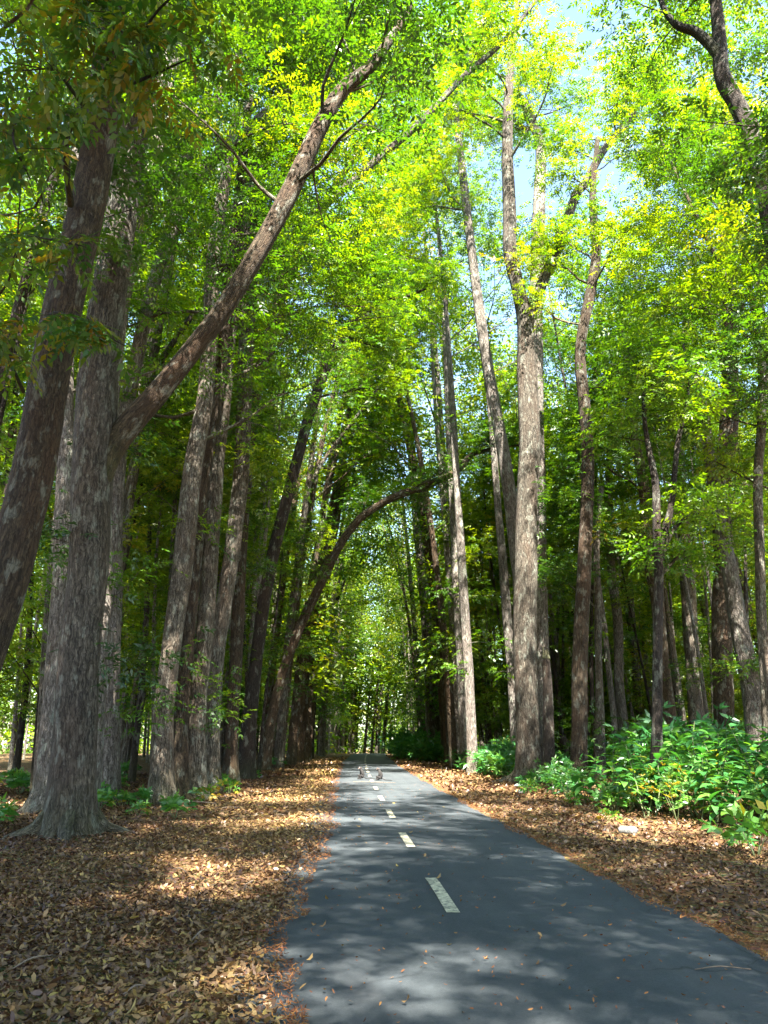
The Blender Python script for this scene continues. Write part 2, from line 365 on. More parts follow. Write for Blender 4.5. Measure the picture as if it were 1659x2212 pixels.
def grow_limbs(wood, spine, rng, f0, f1, count, length, lean_az=None, lean_k=0.0, subs=5, sides=5, C=None, per=2, twig_sides=3, parts=None):
    """limbs with side branches along the spine between f0 and f1; returns twig ends"""
    if C is None: C = []
    az0 = rng.uniform(0, 6.28)
    for k in range(count):
        if parts is not None: wood = MB(); parts.append(wood)
        f = f0 + (f1-f0) * (k + rng.uniform(.1, .9)) / count
        i = min(int(f*(len(spine)-1)), len(spine)-1); s = spine[i]
        az = az0 + 2.4*k + rng.normal(0, .3)
        if lean_az is not None and rng.random() < lean_k: az = lean_az + rng.normal(0, .6)
        g = (f-f0) / max(f1-f0, 1e-6)
        Ln = length * (1.15 - 0.55*g) * rng.uniform(.75, 1.2)
        lp = limb_path(s[:3], az, math.radians(rng.uniform(18, 55)), Ln, max(0.27*s[3], 0.025), rng, 6, -0.3, 0.22, 0.15)
        tube(wood, resample(lp, per), sides, rng, 0.04, cap=False)
        C.append(lp[-1][:3])
        for b in range(subs):
            t = 0.3 + 0.7*(b + rng.uniform(0, .8))/subs
            j = min(int(t*5), 4); w = t*5 - j
            q = lp[j]*(1-w) + lp[min(j+1, 5)]*w
            sp = limb_path(q[:3], az + rng.choice([-1, 1])*rng.uniform(.4, 1.2), math.radians(rng.uniform(-5, 50)), rng.uniform(.9, 2.1)*Ln/4.5, max(q[3]*.55, .010), rng, 4, -0.2, 0.2, 0.25)
            tube(wood, sp, twig_sides, rng, 0.0, cap=False)
            C.append(sp[1][:3]*.3 + sp[2][:3]*.7); C.append(sp[-1][:3])
    return C

# ---------------------------------------------------------------- the lie of the land
def xc(y):                                   # centre line of the road: a slow bend to the right
    y = np.asarray(y, float)
    return 1.094 + 0.00027*np.clip(y, 0, 130)**2 + np.clip(y-130, 0, None)*0.07 + 0.006*np.clip(y-108, 0, None)**2
def gz(x, y):                                # ground height: level, falling away beyond a crest
    x = np.asarray(x, float); y = np.asarray(y, float)
    off = np.abs(x - xc(y)); k = np.clip((off-2.6)/3.0, 0, 1)
    bump = 0.05*np.sin(0.9*x+0.4*y) + 0.04*np.sin(0.5*y-0.7*x+1.3) + 0.03*np.sin(1.7*x-1.1*y)
    fall = np.clip(y-85, 0, 120)
    return k*bump*0.6 - 0.0004*fall**2

def grid_mesh(xs, ys, fz, name, mat):
    X, Y = np.meshgrid(xs, ys); nx, ny = len(xs), len(ys)
    i, j = np.meshgrid(np.arange(ny-1), np.arange(nx-1), indexing='ij')
    q = np.stack([i*nx+j, i*nx+j+1, (i+1)*nx+j+1, (i+1)*nx+j], -1).reshape(-1, 4)
    mb = MB(); mb.add(np.stack([X, Y, fz(X, Y)], -1).reshape(-1, 3), q); return mb.mesh(name, mat, True)

xs = np.concatenate([np.linspace(-500, -45, 12), np.arange(-40, 45, 0.5), np.linspace(48, 500, 12)])
ys = np.concatenate([np.linspace(-300, -22, 10), np.arange(-18, 60, 0.5), np.arange(60, 210, 2.0), np.linspace(220, 700, 16)])
tag(link('ground', grid_mesh(xs, ys, gz, 'ground', M_GROUND)), 'leaf-strewn brown forest floor on both sides of the road', kind='structure')

ry = np.concatenate([np.arange(-30, 60, 0.25), np.arange(60, 206, 1.0)])
ru = np.array([-1, -0.93, -0.5, -0.04, 0.04, 0.5, 0.93, 1.0])
rmb = MB(); rv = []
for y in ry:
    wl_ = 1.78 + 0.05*math.sin(1.3*y) + 0.04*math.sin(3.1*y+1); wr_ = 2.22 + 0.06*math.sin(0.8*y+2) + 0.035*math.sin(2.7*y) + 0.02*math.sin(7*y)
    for u in ru:
        x = float(xc(y)) + (u*wr_ if u > 0 else u*wl_)
        rv.append((x, y, float(gz(xc(y), y)) + 0.016 + 0.02*(1-u*u) - (0.03 if abs(u) == 1 else 0)))
nu = len(ru); i, j = np.meshgrid(np.arange(len(ry)-1), np.arange(nu-1), indexing='ij')
rmb.add(rv, np.stack([i*nu+j, i*nu+j+1, (i+1)*nu+j+1, (i+1)*nu+j], -1).reshape(-1, 4))
road = tag(link('road', rmb.mesh('road', M_ASPHALT, True)), 'dark grey asphalt road running straight through the forest', kind='structure')

# broken centre line: every dash is a piece of the road
for k in range(0, 24):
    y0 = 7.95 + 4.6*k
    if y0 > 112: break
    mb = MB(); ny = 7; v = []
    for a in range(ny):
        y = y0 + 1.9*a/(ny-1); c = float(xc(y)); z = float(gz(c, y)) + 0.016 + 0.02 + 0.006
        e = PR.uniform(-.006, .006)
        v += [(c-0.064+e, y, z), (c+0.064+e, y, z)]
    mb.add(v, [(2*a, 2*a+1, 2*a+3, 2*a+2) for a in range(ny-1)])
    link('centre_line_dash', mb.mesh('centre_line_dash', M_PAINT), road)

# ---------------------------------------------------------------- trees that stand out in the photograph
# every row: x, y, z, radius along the middle of a trunk or limb (metres)
HERO = {
'T0':[
  [(-5.04,10.60,0.04,0.426),(-5.01,10.60,0.32,0.349),(-4.95,10.60,1.03,0.328),(-4.87,10.60,1.82,0.317),(-4.71,10.60,2.77,0.314),(-4.59,10.60,3.58,0.309),(-4.51,10.60,4.50,0.307),(-4.45,10.60,5.18,0.312),(-4.38,10.60,6.63,0.314),(-4.26,10.60,8.19,0.305),(-4.16,10.60,9.87,0.288),(-4.13,10.60,11.70,0.277),(-4.10,10.60,13.69,0.249),(-4.08,10.60,15.64,0.209),(-4.05,10.60,18.01,0.149)],
],
'T1':[
  [(-4.61,14.60,0.00,0.599),(-4.62,14.60,0.35,0.491),(-4.65,14.60,1.19,0.426),(-4.71,14.60,2.39,0.411),(-4.78,14.60,3.65,0.413),(-4.84,14.60,4.97,0.433),(-4.92,14.60,6.36,0.454),(-4.95,14.60,7.34,0.471),(-5.02,14.60,8.86,0.427),(-5.07,14.60,10.48,0.401),(-4.97,14.60,12.43,0.384),(-4.84,14.60,14.27,0.365),(-4.76,14.60,16.23,0.334),(-4.64,14.60,18.04,0.305),(-4.49,14.60,20.26,0.258),(-4.33,14.60,23.46,0.180)],
  [(-4.84,14.60,6.51,0.318),(-4.62,14.60,7.17,0.304),(-4.25,14.60,7.80,0.280),(-3.84,14.60,8.38,0.265),(-3.29,14.60,9.23,0.250),(-2.69,14.60,10.23,0.245),(-2.07,14.60,11.50,0.236),(-1.62,14.60,12.58,0.236),(-1.15,14.60,13.83,0.230),(-0.66,14.60,15.27,0.215),(-0.14,14.60,16.37,0.197),(0.51,14.60,17.10,0.166),(1.07,14.60,18.13,0.124),(1.54,14.60,19.04,0.086)],
],
'T2':[
  [(-5.78,20.00,0.07,0.388),(-5.71,20.00,1.58,0.306),(-5.88,20.00,5.00,0.286),(-6.20,20.00,8.80,0.295),(-6.30,20.00,11.56,0.306),(-6.18,20.00,13.94,0.323),(-5.90,20.00,16.15,0.332),(-5.73,20.00,18.15,0.354),(-5.58,20.00,20.79,0.351),(-5.31,20.00,23.03,0.331),(-4.81,20.00,24.42,0.290),(-4.43,20.00,25.64,0.248),(-3.80,20.00,28.40,0.176)],
],
'T3':[
  [(-6.65,18.80,0.04,0.518),(-6.59,18.80,0.58,0.345),(-6.63,18.80,1.88,0.288),(-6.76,18.80,4.23,0.266),(-6.91,18.80,6.52,0.263),(-7.11,18.80,8.97,0.261),(-7.41,18.80,11.60,0.234),(-7.70,18.80,15.19,0.219),(-7.89,18.80,19.15,0.190),(-7.95,18.80,23.56,0.158)],
],
'G1':[
  [(-4.57,21.50,0.02,0.383),(-4.59,21.50,0.88,0.303),(-4.64,21.50,2.05,0.277),(-4.65,21.50,2.57,0.273),(-4.60,21.50,3.75,0.271),(-4.55,21.50,4.97,0.269),(-4.44,21.50,6.87,0.276),(-4.39,21.50,8.87,0.270),(-4.30,21.50,10.26,0.261),(-4.19,21.50,11.71,0.252),(-4.15,21.50,13.97,0.237),(-4.20,21.50,16.30,0.222),(-4.08,21.50,18.76,0.198),(-3.80,21.50,21.96,0.158)],
],
'G2':[
  [(-4.28,22.50,0.03,0.314),(-4.33,22.50,0.96,0.242),(-4.39,22.50,2.02,0.226),(-4.39,22.50,3.54,0.224),(-4.37,22.50,5.45,0.229),(-4.31,22.50,7.54,0.228),(-4.25,22.50,9.75,0.228),(-4.00,22.50,12.58,0.221),(-3.83,22.50,14.57,0.211),(-3.81,22.50,17.01,0.201),(-3.66,22.50,19.97,0.176),(-3.54,22.50,23.96,0.133)],
],
'G3':[
  [(-3.98,23.00,0.03,0.437),(-3.99,23.00,0.82,0.299),(-4.04,23.00,2.64,0.259),(-3.97,23.00,4.55,0.259),(-3.97,23.00,6.56,0.259),(-3.97,23.00,8.66,0.258),(-3.99,23.00,10.13,0.255),(-3.90,23.00,12.17,0.247),(-3.82,23.00,13.83,0.228),(-3.74,23.00,15.91,0.218),(-3.37,23.00,19.43,0.178),(-3.07,23.00,23.43,0.135)],
  [(-3.79,23.00,14.52,0.200),(-2.93,23.00,16.84,0.174),(-1.73,23.00,18.55,0.153),(-0.47,23.00,19.95,0.139),(1.33,23.00,21.92,0.126),(2.62,23.00,23.33,0.119),(4.32,23.00,25.57,0.114),(5.99,23.00,27.46,0.098),(7.39,23.00,29.64,0.073)],
],
'G4':[
  [(-4.04,26.00,0.00,0.408),(-4.05,26.00,1.00,0.310),(-4.07,26.00,2.29,0.285),(-4.06,26.00,4.51,0.276),(-3.95,26.00,5.68,0.272),(-3.76,26.00,7.60,0.270),(-3.61,26.00,10.42,0.278),(-3.63,26.00,14.69,0.291),(-3.72,26.00,18.20,0.301),(-3.81,26.00,20.68,0.317),(-3.72,26.00,22.85,0.352),(-3.35,26.00,24.44,0.376),(-2.90,26.00,26.31,0.402),(-2.43,26.00,28.26,0.370),(-2.06,26.00,30.01,0.336),(-1.23,26.00,32.64,0.284),(-0.37,26.00,35.95,0.209)],
],
'G5':[
  [(-6.09,22.00,0.03,0.366),(-6.34,22.00,4.04,0.245),(-6.68,22.00,8.79,0.233),(-6.66,22.00,11.48,0.226),(-6.42,22.00,13.38,0.217),(-6.02,22.00,16.40,0.210),(-5.60,22.00,18.73,0.216),(-5.50,22.00,20.41,0.189),(-5.17,22.00,21.38,0.175),(-4.64,22.00,22.89,0.178),(-4.09,22.00,24.65,0.165),(-3.51,22.00,26.17,0.151),(-3.06,22.00,27.18,0.136),(-2.71,22.00,29.10,0.104)],
  [(-5.73,22.00,18.36,0.184),(-5.07,22.00,19.86,0.188),(-3.98,22.00,21.25,0.191),(-2.63,22.00,22.90,0.179),(-1.85,22.00,23.76,0.164),(-0.81,22.00,24.85,0.116),(0.09,22.00,25.97,0.067)],
],
'G6':[
  [(-4.03,31.00,0.02,0.384),(-4.05,31.00,1.22,0.274),(-4.07,31.00,3.29,0.252),(-4.09,31.00,6.92,0.252),(-4.10,31.00,10.82,0.261),(-3.92,31.00,15.01,0.271),(-3.64,31.00,17.45,0.276),(-3.12,31.00,19.77,0.271),(-2.83,31.00,21.45,0.265),(-2.19,31.00,23.45,0.237),(-1.27,31.00,25.26,0.197),(-0.21,31.00,27.67,0.156),(1.11,31.00,29.92,0.114)],
],
'A1':[
  [(-3.91,43.00,-0.02,0.732),(-3.79,43.00,1.07,0.541),(-3.60,43.00,2.50,0.447),(-3.23,43.00,4.44,0.428),(-2.81,43.00,5.94,0.420),(-2.15,43.00,7.72,0.412),(-1.48,43.00,9.29,0.391),(-0.80,43.00,10.76,0.382),(-0.04,43.00,12.40,0.373),(0.74,43.00,13.52,0.363),(1.41,43.00,14.23,0.365),(3.04,43.00,15.25,0.340),(5.24,43.00,16.15,0.316),(6.93,43.00,17.06,0.291),(7.65,43.00,17.96,0.251),(8.37,43.00,18.27,0.209),(9.65,43.00,18.60,0.154),(10.94,43.00,18.78,0.084)],
],
'A2':[
  [(-3.80,34.00,0.01,0.442),(-3.78,34.00,1.56,0.331),(-3.68,34.00,3.46,0.297),(-3.37,34.00,7.45,0.287),(-2.88,34.00,10.64,0.274),(-2.15,34.00,14.01,0.260),(-1.37,34.00,17.34,0.245),(-0.53,34.00,19.84,0.227),(0.59,34.00,21.67,0.208),(1.97,34.00,22.63,0.140),(3.14,34.00,23.07,0.094),(4.09,34.00,23.51,0.047)],
],
'R1':[
  [(7.52,31.00,-0.01,0.821),(7.48,31.00,0.70,0.611),(7.46,31.00,2.26,0.511),(7.48,31.00,3.69,0.481),(7.62,31.00,7.04,0.467),(7.93,31.00,11.03,0.464),(8.16,31.00,14.21,0.467),(8.24,31.00,17.57,0.428),(8.27,31.00,20.16,0.384),(8.01,31.00,21.86,0.324),(7.75,31.00,23.85,0.318),(7.83,31.00,25.92,0.312),(7.88,31.00,29.44,0.286),(8.06,31.00,32.28,0.246),(8.39,31.00,35.25,0.191),(8.95,31.00,39.33,0.123)],
  [(8.30,31.00,19.45,0.276),(8.79,31.00,21.03,0.258),(9.44,31.00,22.66,0.240),(10.22,31.00,24.47,0.232),(11.20,31.00,27.14,0.226),(11.71,31.00,27.84,0.216),(12.67,31.00,29.68,0.196),(14.01,31.00,31.45,0.164),(14.88,31.00,32.95,0.119),(16.10,31.00,35.42,0.073)],
],
'R0':[
  [(8.25,34.00,-0.00,0.490),(8.25,34.00,5.50,0.349),(8.04,34.00,11.03,0.322),(7.79,34.00,13.52,0.307),(7.38,34.00,17.08,0.293),(6.94,34.00,20.58,0.265),(6.52,34.00,25.37,0.239),(6.27,34.00,29.04,0.221),(6.01,34.00,33.22,0.177),(5.88,34.00,37.65,0.117)],
],
'R1b':[
  [(9.87,38.00,0.10,0.484),(10.03,38.00,5.96,0.391),(10.44,38.00,17.07,0.398),(10.73,38.00,24.08,0.405),(11.08,38.00,28.32,0.389),(11.48,38.00,32.80,0.359),(11.82,38.00,36.17,0.325),(11.48,38.00,37.88,0.257),(11.00,38.00,39.62,0.173)],
],
'R2':[
  [(9.03,30.00,0.02,0.433),(9.09,30.00,0.89,0.332),(9.30,30.00,3.28,0.304),(9.54,30.00,5.43,0.292),(9.82,30.00,7.95,0.290),(10.19,30.00,10.59,0.278),(10.37,30.00,12.42,0.263),(10.39,30.00,15.36,0.250),(10.45,30.00,18.26,0.246),(11.07,30.00,20.97,0.231),(11.51,30.00,23.05,0.214),(11.59,30.00,26.22,0.164),(12.10,30.00,29.58,0.101)],
],
'R3':[
  [(7.90,20.00,0.01,0.196),(8.11,20.00,1.64,0.142),(8.31,20.00,3.31,0.133),(8.65,20.00,5.74,0.125),(8.71,20.00,7.21,0.109),(8.80,20.00,8.55,0.098),(8.74,20.00,9.79,0.073),(8.80,20.00,11.26,0.054),(9.19,20.00,13.24,0.035)],
  [(8.65,20.00,5.74,0.113),(8.93,20.00,7.03,0.102),(9.24,20.00,7.94,0.084),(9.63,20.00,9.81,0.066),(10.10,20.00,11.30,0.047),(10.15,20.00,12.96,0.028)],
  [(8.71,20.00,5.91,0.057),(8.99,20.00,6.17,0.050),(9.31,20.00,6.50,0.032)],
  [(8.79,20.00,6.42,0.057),(9.24,20.00,7.22,0.051),(9.88,20.00,7.70,0.032),(10.37,20.00,7.84,0.019)],
],
'R4':[
  [(17.39,38.00,0.08,0.511),(17.47,38.00,1.55,0.405),(17.68,38.00,4.87,0.380),(17.75,38.00,7.55,0.376),(18.03,38.00,10.81,0.361),(17.97,38.00,13.81,0.320),(18.23,38.00,17.25,0.302),(18.96,38.00,21.44,0.259),(20.05,38.00,27.43,0.202)],
],
'R5':[
  [(14.65,30.00,0.00,0.560),(14.81,30.00,1.56,0.409),(15.39,30.00,6.31,0.391),(15.78,30.00,8.89,0.401),(16.07,30.00,11.60,0.391),(16.56,30.00,13.96,0.379),(17.14,30.00,17.33,0.350),(17.64,30.00,22.06,0.299),(17.96,30.00,26.65,0.244),(17.82,30.00,28.24,0.157)],
],
'R6':[
  [(14.90,28.00,-0.01,0.409),(15.10,28.00,3.19,0.338),(15.02,28.00,5.20,0.328),(14.94,28.00,6.59,0.315),(14.86,28.00,8.02,0.284),(14.78,28.00,10.25,0.254),(14.67,28.00,13.16,0.205),(14.46,28.00,16.23,0.143)],
],
'R7':[
  [(7.89,30.00,0.02,0.311),(7.98,30.00,1.56,0.211),(8.07,30.00,3.27,0.187),(8.09,30.00,4.45,0.153),(8.12,30.00,4.68,0.072)],
],
'R8':[
  [(9.20,15.00,-0.08,0.390),(9.44,15.00,1.58,0.242),(9.75,15.00,4.29,0.226),(10.03,15.00,7.31,0.219),(10.18,15.00,10.67,0.211),(10.13,15.00,12.50,0.201),(10.02,15.00,13.78,0.199),(9.95,15.00,15.45,0.204),(9.73,15.00,16.84,0.197),(9.49,15.00,17.70,0.188),(9.54,15.00,19.05,0.167),(9.56,15.00,20.22,0.146),(9.63,15.00,22.17,0.100)],
  [(9.48,15.00,18.37,0.142),(9.29,15.00,18.73,0.131),(8.94,15.00,19.16,0.120),(8.47,15.00,19.36,0.090),(8.17,15.00,19.96,0.066),(8.05,15.00,21.07,0.037)],
],
'R9':[
  [(13.14,24.00,-0.01,0.252),(13.55,24.00,4.40,0.162),(14.03,24.00,9.03,0.156),(14.68,24.00,12.42,0.154),(15.04,24.00,16.07,0.135),(15.87,24.00,20.04,0.105)],
],
'R10':[
  [(15.24,42.00,0.25,0.416),(15.27,42.00,3.95,0.276),(15.48,42.00,7.72,0.258),(15.44,42.00,10.34,0.249),(15.52,42.00,14.45,0.215),(16.16,42.00,20.30,0.168)],
],
'R11':[
  [(15.13,36.00,0.04,0.483),(15.18,36.00,1.55,0.361),(15.29,36.00,3.63,0.335),(15.30,36.00,7.98,0.313),(15.19,36.00,10.27,0.307),(15.19,36.00,13.87,0.280),(14.95,36.00,16.37,0.238),(14.95,36.00,18.97,0.194),(14.82,36.00,23.05,0.125)],
],
'R12':[
  [(11.14,34.00,-0.03,0.295),(11.43,34.00,3.50,0.173),(11.64,34.00,6.55,0.167),(11.83,34.00,9.76,0.150),(12.32,34.00,13.15,0.110)],
],

}
HINFO = {   # bark, label, crown (f0, f1, limbs, length), leaves per twig end, shoots on the trunk
 'T0': (BARK_BROWN, 'thick leaning trunk with orange stain, cut off by the left edge, leaves hanging before it', (.82, 1, 5, 3.6), 7, 0),
 'T1': (BARK_GREY, 'largest pale brown trunk with flared roots and one heavy limb forking off towards the road', (.80, 1, 9, 4.5), 8, 3),
 'T2': (BARK_PALE, 'grey straight trunk with cracked bark rising close behind the forked largest trunk', (.76, 1, 8, 4.5), 8, 3),
 'T3': (BARK_PALE, 'slender pale trunk with sunlit curved foot just left of the largest trunk', (.6, 1, 8, 4), 7, 2),
 'G1': (BARK_GREY, 'rusty brown mottled trunk, first of the close group right of the largest trunk', (.6, 1, 9, 5.8), 8, 2),
 'G2': (BARK_BROWN, 'thin brown trunk squeezed between two thicker ones in the left roadside group', (.6, 1, 8, 5.2), 8, 2),
 'G3': (BARK_GREY, 'grey trunk with a splayed foot whose dark limb crosses high above the road', (.66, 1, 8, 5.8), 8, 2),
 'G4': (BARK_GREY, 'tall grey trunk bending right near its top, just beyond the left roadside group', (.62, 1, 9, 5.8), 8, 2),
 'G5': (BARK_PALE, 'pale trunk leaning right behind the largest trunk, its top dividing in two', (.66, 1, 8, 4), 8, 3),
 'G6': (BARK_BROWN, 'dark upright trunk on the left verge whose top bends over towards the road', (.58, 1, 9, 4.5), 8, 2),
 'A1': (BARK_BROWN, 'brown leaning tree arching from the left verge right across the road', (.55, .98, 8, 2.8), 6, 2),
 'A2': (BARK_DARK, 'dark slim tree on the left whose curved top arches high over the road', (.55, 1, 9, 3.5), 8, 2),
 'R1': (BARK_GREY, 'big straight grey trunk on the right of the road, forked into two high up', (.78, 1, 9, 4.2), 7, 0),
 'R0': (BARK_PALE, 'pale slim trunk leaning left from behind the big forked trunk on the right', (.74, 1, 9, 4.6), 7, 0),
 'R1b': (BARK_PALE, 'pale straight trunk standing right behind the big forked trunk', (.82, 1, 8, 4.0), 8, 0),
 'R2': (BARK_BROWN, 'brown trunk with peeling sunlit bark, first to the right of the big forked trunk', (.7, 1, 8, 3.5), 7, 2),
 'R3': (BARK_DARK, 'thin almost black crooked tree with short side branches behind the broad leaved shrubs', (.75, 1, 5, 1.6), 5, 0),
 'R4': (BARK_GREY, 'grey mottled trunk behind the shrubs, right of the thin black tree', (.62, 1, 8, 4), 8, 2),
 'R5': (BARK_BROWN, 'dark trunk with a vine on it near the right edge', (.62, 1, 9, 5.8), 8, 2),
 'R6': (BARK_PALE, 'pale trunk leaning left across the dark one near the right edge', (.6, 1, 8, 4), 8, 2),
 'R7': (BARK_DARK, 'broken dark brown stump beside the foot of the big forked trunk', None, 0, 0),
 'R8': (BARK_DARK, 'dark mossy crooked trunk entering the top right corner with one bent side limb', (.94, 1, 7, 3.2), 6, 0),
 'R9': (BARK_GREY, 'slim grey trunk at the right edge behind the shrubs', (.6, 1, 8, 5.2), 8, 2),
 'R10': (BARK_PALE, 'thin pale wavy trunk between the brown peeling trunk and the thin black tree', (.6, 1, 7, 3.5), 8, 2),
 'R11': (BARK_BROWN, 'brown trunk leaning left close behind the thin black tree', (.6, 1, 8, 4), 8, 2),
 'R12': (BARK_GREY, 'thin grey pole of a tree close right of the brown peeling trunk', (.55, 1, 7, 3), 7, 2),
}
def shoots(wood, C, spine, rng, count, f0=0.16, f1=0.6, ln=1.5):
    for k in range(count):
        f = rng.uniform(f0, f1); s = spine[int(f*(len(spine)-1))]
        p = limb_path(s[:3], rng.uniform(0, 6.28), math.radians(rng.uniform(5, 40)), ln*rng.uniform(.6, 1.3), .018, rng, 4, -.5, .2, .3)
        tube(wood, p, 4, rng, 0, cap=False); C += [p[1][:3]*.5+p[2][:3]*.5, p[2][:3], p[3][:3], p[3][:3]+rng.normal(0, .3, 3)]

TREES = {}
for key, lines in HERO.items():
    bark, label, cr, nsp, nsh = HINFO[key]
    rng = np.random.default_rng(abs(hash(key)) % 1000 if False else sum(ord(c)*(i+3) for i, c in enumerate(key)))
    base = np.array(lines[0][0][:3]); base[2] = 0
    shift = -.32 if key == 'T2' else 0
    name = 'tree_stump' if key == 'R7' else 'forest_tree'
    root = tag(empty(name, base + np.array([shift, 0, 0])), label, 'tree stump' if key == 'R7' else 'tree'); TREES[key] = root
    near = base[1] < 25
    wood = MB(); C = []; mains = []; parts = []
    for i, ln in enumerate(lines):
        P = np.array(ln); P[:, :3] -= base
        P[:, 3] *= {'A1': .64, 'T1': .88, 'T3': .74, 'T0': .93}.get(key, 1)
        sp = resample(P, 7 if near else 5)
        if i == 0:
            sp[0, 2] = -0.25
            bend = smooth_noise3(sp[:, :3]*np.array([0, 0, 1]), 0.5, 9)   # a little sway towards and away from the camera
            sp[:, 1] += bend*0.25*np.clip(sp[:, 2]/6, 0, 1)
            mb = MB(); tube(mb, sp, 26 if near else 16, rng, 0.035, 0.32 if key not in ('R3', 'R7') else .2)
            if key == 'R7':
                for a in range(5):
                    s0 = sp[-3, :3] + np.array([math.cos(a*1.3), math.sin(a*1.3), 0])*.1
                    tube(mb, [(*s0, .06), (*(s0+np.array([0, 0, .25+.12*(a % 3)])), .012)], 5, rng, 0)
            link('trunk', mb.mesh('trunk', bark, True), root)
        else:
            j = np.argmin(np.linalg.norm(P[0, :3]-mains[0][:, :3], axis=1)); sp[:, 1] += (mains[0][j, 1]-P[0, 1])
            mb = MB(); tube(mb, sp, 18 if near else 12, rng, 0.035)
            link('limb', mb.mesh('limb', BARK_BROWN if key == 'T1' else bark, True), root)
        mains.append(sp)
    if key in ('T0', 'T1', 'T3', 'G1', 'G2', 'G3', 'G4', 'A1', 'R1', 'R2', 'R5'):      # roots running out into the litter
        r0_ = mains[0][4, 3]
        for k in range(5):
            a = k*1.26 + rng.uniform(-.4, .4); ln_ = r0_*rng.uniform(2.0, 3.2); ca, sa = math.cos(a), math.sin(a)
            rt = [(ca*r0_*.7, sa*r0_*.7, r0_*.8, r0_*.3), (ca*r0_*1.2, sa*r0_*1.2, r0_*.26, r0_*.24), (ca*r0_*1.9-sa*.06, sa*r0_*1.9+ca*.06, r0_*.02, r0_*.18), (ca*ln_-sa*.15, sa*ln_+ca*.15, -.12, r0_*.06)]
            mb = MB(); tube(mb, resample(rt, 5), 10, rng, .08); link('root', mb.mesh('root', bark, True), root)
    if cr is None: continue
    f0, f1, cnt, length = cr
    for i, sp in enumerate(mains):
        if i == 0: grow_limbs(wood, sp, rng, f0, f1, cnt, length, 0 if base[0] < 0 else 3.14, 0.5, C=C, subs=8, parts=parts)
        elif len(sp) > 12: grow_limbs(wood, sp, rng, 0.7 if key == 'R1' else 0.55, 1, cnt if key in ('T1', 'G3', 'R1') else max(3, cnt//2), length*(.75 if key == 'T1' else .6), C=C, subs=6 if key in ('T1', 'G3') else 4, parts=parts)
    shoots(wood, C, mains[0], rng, nsh)
    for w_ in parts: link('limb', w_.mesh('limb', bark, True), root)
    if wood.n: tag(link('shoots', wood.mesh('shoots', bark, True), root), kind='stuff')
    lv = MB()
    clusters_to_leaves(lv, C, rng, int(nsp*1.7), 0.44, 0.5, length=.36, pairs=3, ll=.18 if not near else .16, lw=.068 if not near else .06)
    tag(link('crown', lv.mesh('crown', M_LEAF), root), kind='stuff')

# ---------------------------------------------------------------- the leafy twigs in front of the leaning trunk, part of that tree
t0 = TREES['T0']; b0 = np.array(t0.location); rng = np.random.default_rng(77)
leafmeshes = []
for k in range(6):
    mb = MB(); q = np.array([[0, 0, 0.]]); D = np.array([[1., 0, -.25]])
    compound_leaves(mb, q, D, rng, .40, 4, .16, .065, .5, var=[(.08, .2, .35, .45, .55, .8)[k]], jit=.2)
    rach = np.array([(t, 0, -.25*t*.9 - .1*t*t, .004) for t in np.linspace(0, .38, 4)]); tube(mb, rach, 3, rng, 0, cap=False)
    leafmeshes.append(mb.mesh('leaf', M_LEAF_NEAR))
twigs = [ [(-4.3, 10.4, 9.6, .06), (-3.9, 9.0, 9.6, .045), (-3.0, 7.6, 9.0, .032), (-2.3, 6.9, 8.55, .02), (-1.7, 6.5, 8.45, .008)],
          [(-3.3, 8.0, 9.2, .03), (-3.3, 7.2, 8.9, .02), (-3.1, 6.6, 8.35, .012), (-3.2, 6.2, 7.9, .006)],
          [(-3.9, 9.0, 9.6, .03), (-4.0, 8.0, 9.0, .02), (-3.7, 7.2, 8.0, .014), (-3.3, 6.9, 7.2, .007)],
          [(-4.4, 10.2, 8.2, .03), (-4.2, 9.0, 8.0, .02), (-3.7, 8.0, 7.3, .012), (-2.9, 7.6, 6.9, .006)],
          [(-2.6, 7.2, 8.8, .025), (-2.1, 6.5, 9.0, .015), (-1.6, 6.2, 9.2, .008)],
          [(-3.0, 7.6, 9.0, .025), (-2.7, 7.0, 9.6, .015), (-3.1, 6.6, 9.9, .008)],
          [(-4.4, 10.2, 7.4, .03), (-3.8, 9.2, 7.0, .018), (-3.2, 8.6, 6.5, .012), (-2.6, 8.4, 6.1, .005)],
          [(-4.6, 10.4, 6.4, .03), (-4.5, 9.2, 6.6, .018), (-4.4, 8.2, 6.3, .012), (-3.9, 7.7, 5.9, .005)] ]
for tw in twigs:
    P = np.array(tw); P[:, :3] -= b0; sp = resample(P, 6)
    mb = MB(); tube(mb, sp, 6, rng, 0.05); link('limb', mb.mesh('limb', BARK_DARK, True), t0)
    ends = [(sp, 24)]
    for s in range(5):
        i = int((.25+.7*s/5)*(len(sp)-1)); d = sp[min(i+1, len(sp)-1), :3]-sp[i-1, :3]
        p = limb_path(sp[i, :3], math.atan2(d[1], d[0])+rng.choice([-1, 1])*rng.uniform(.5, 1.2), math.radians(rng.uniform(-25, 25)), rng.uniform(.5, 1.0), .007, rng, 5, -.7, .15, .3)
        mb = MB(); tube(mb, p, 4, rng, 0); link('limb', mb.mesh('limb', BARK_DARK, True), t0); ends.append((p, 7))
    nl = 0
    for p, cnt in ends:
        for k in range(cnt if p is not sp else 10):
            f = rng.uniform(.3, 1); i = int(f*(len(p)-1)); c = p[i, :3]
            o = link('leaf', leafmeshes[rng.integers(6)], t0); o.location = c + rng.normal(0, .03, 3)
            o.rotation_euler = (rng.normal(0, .35), rng.normal(.25, .3), rng.uniform(0, 6.28)); s = rng.uniform(.7, 1.15); o.scale = (s, s, s)

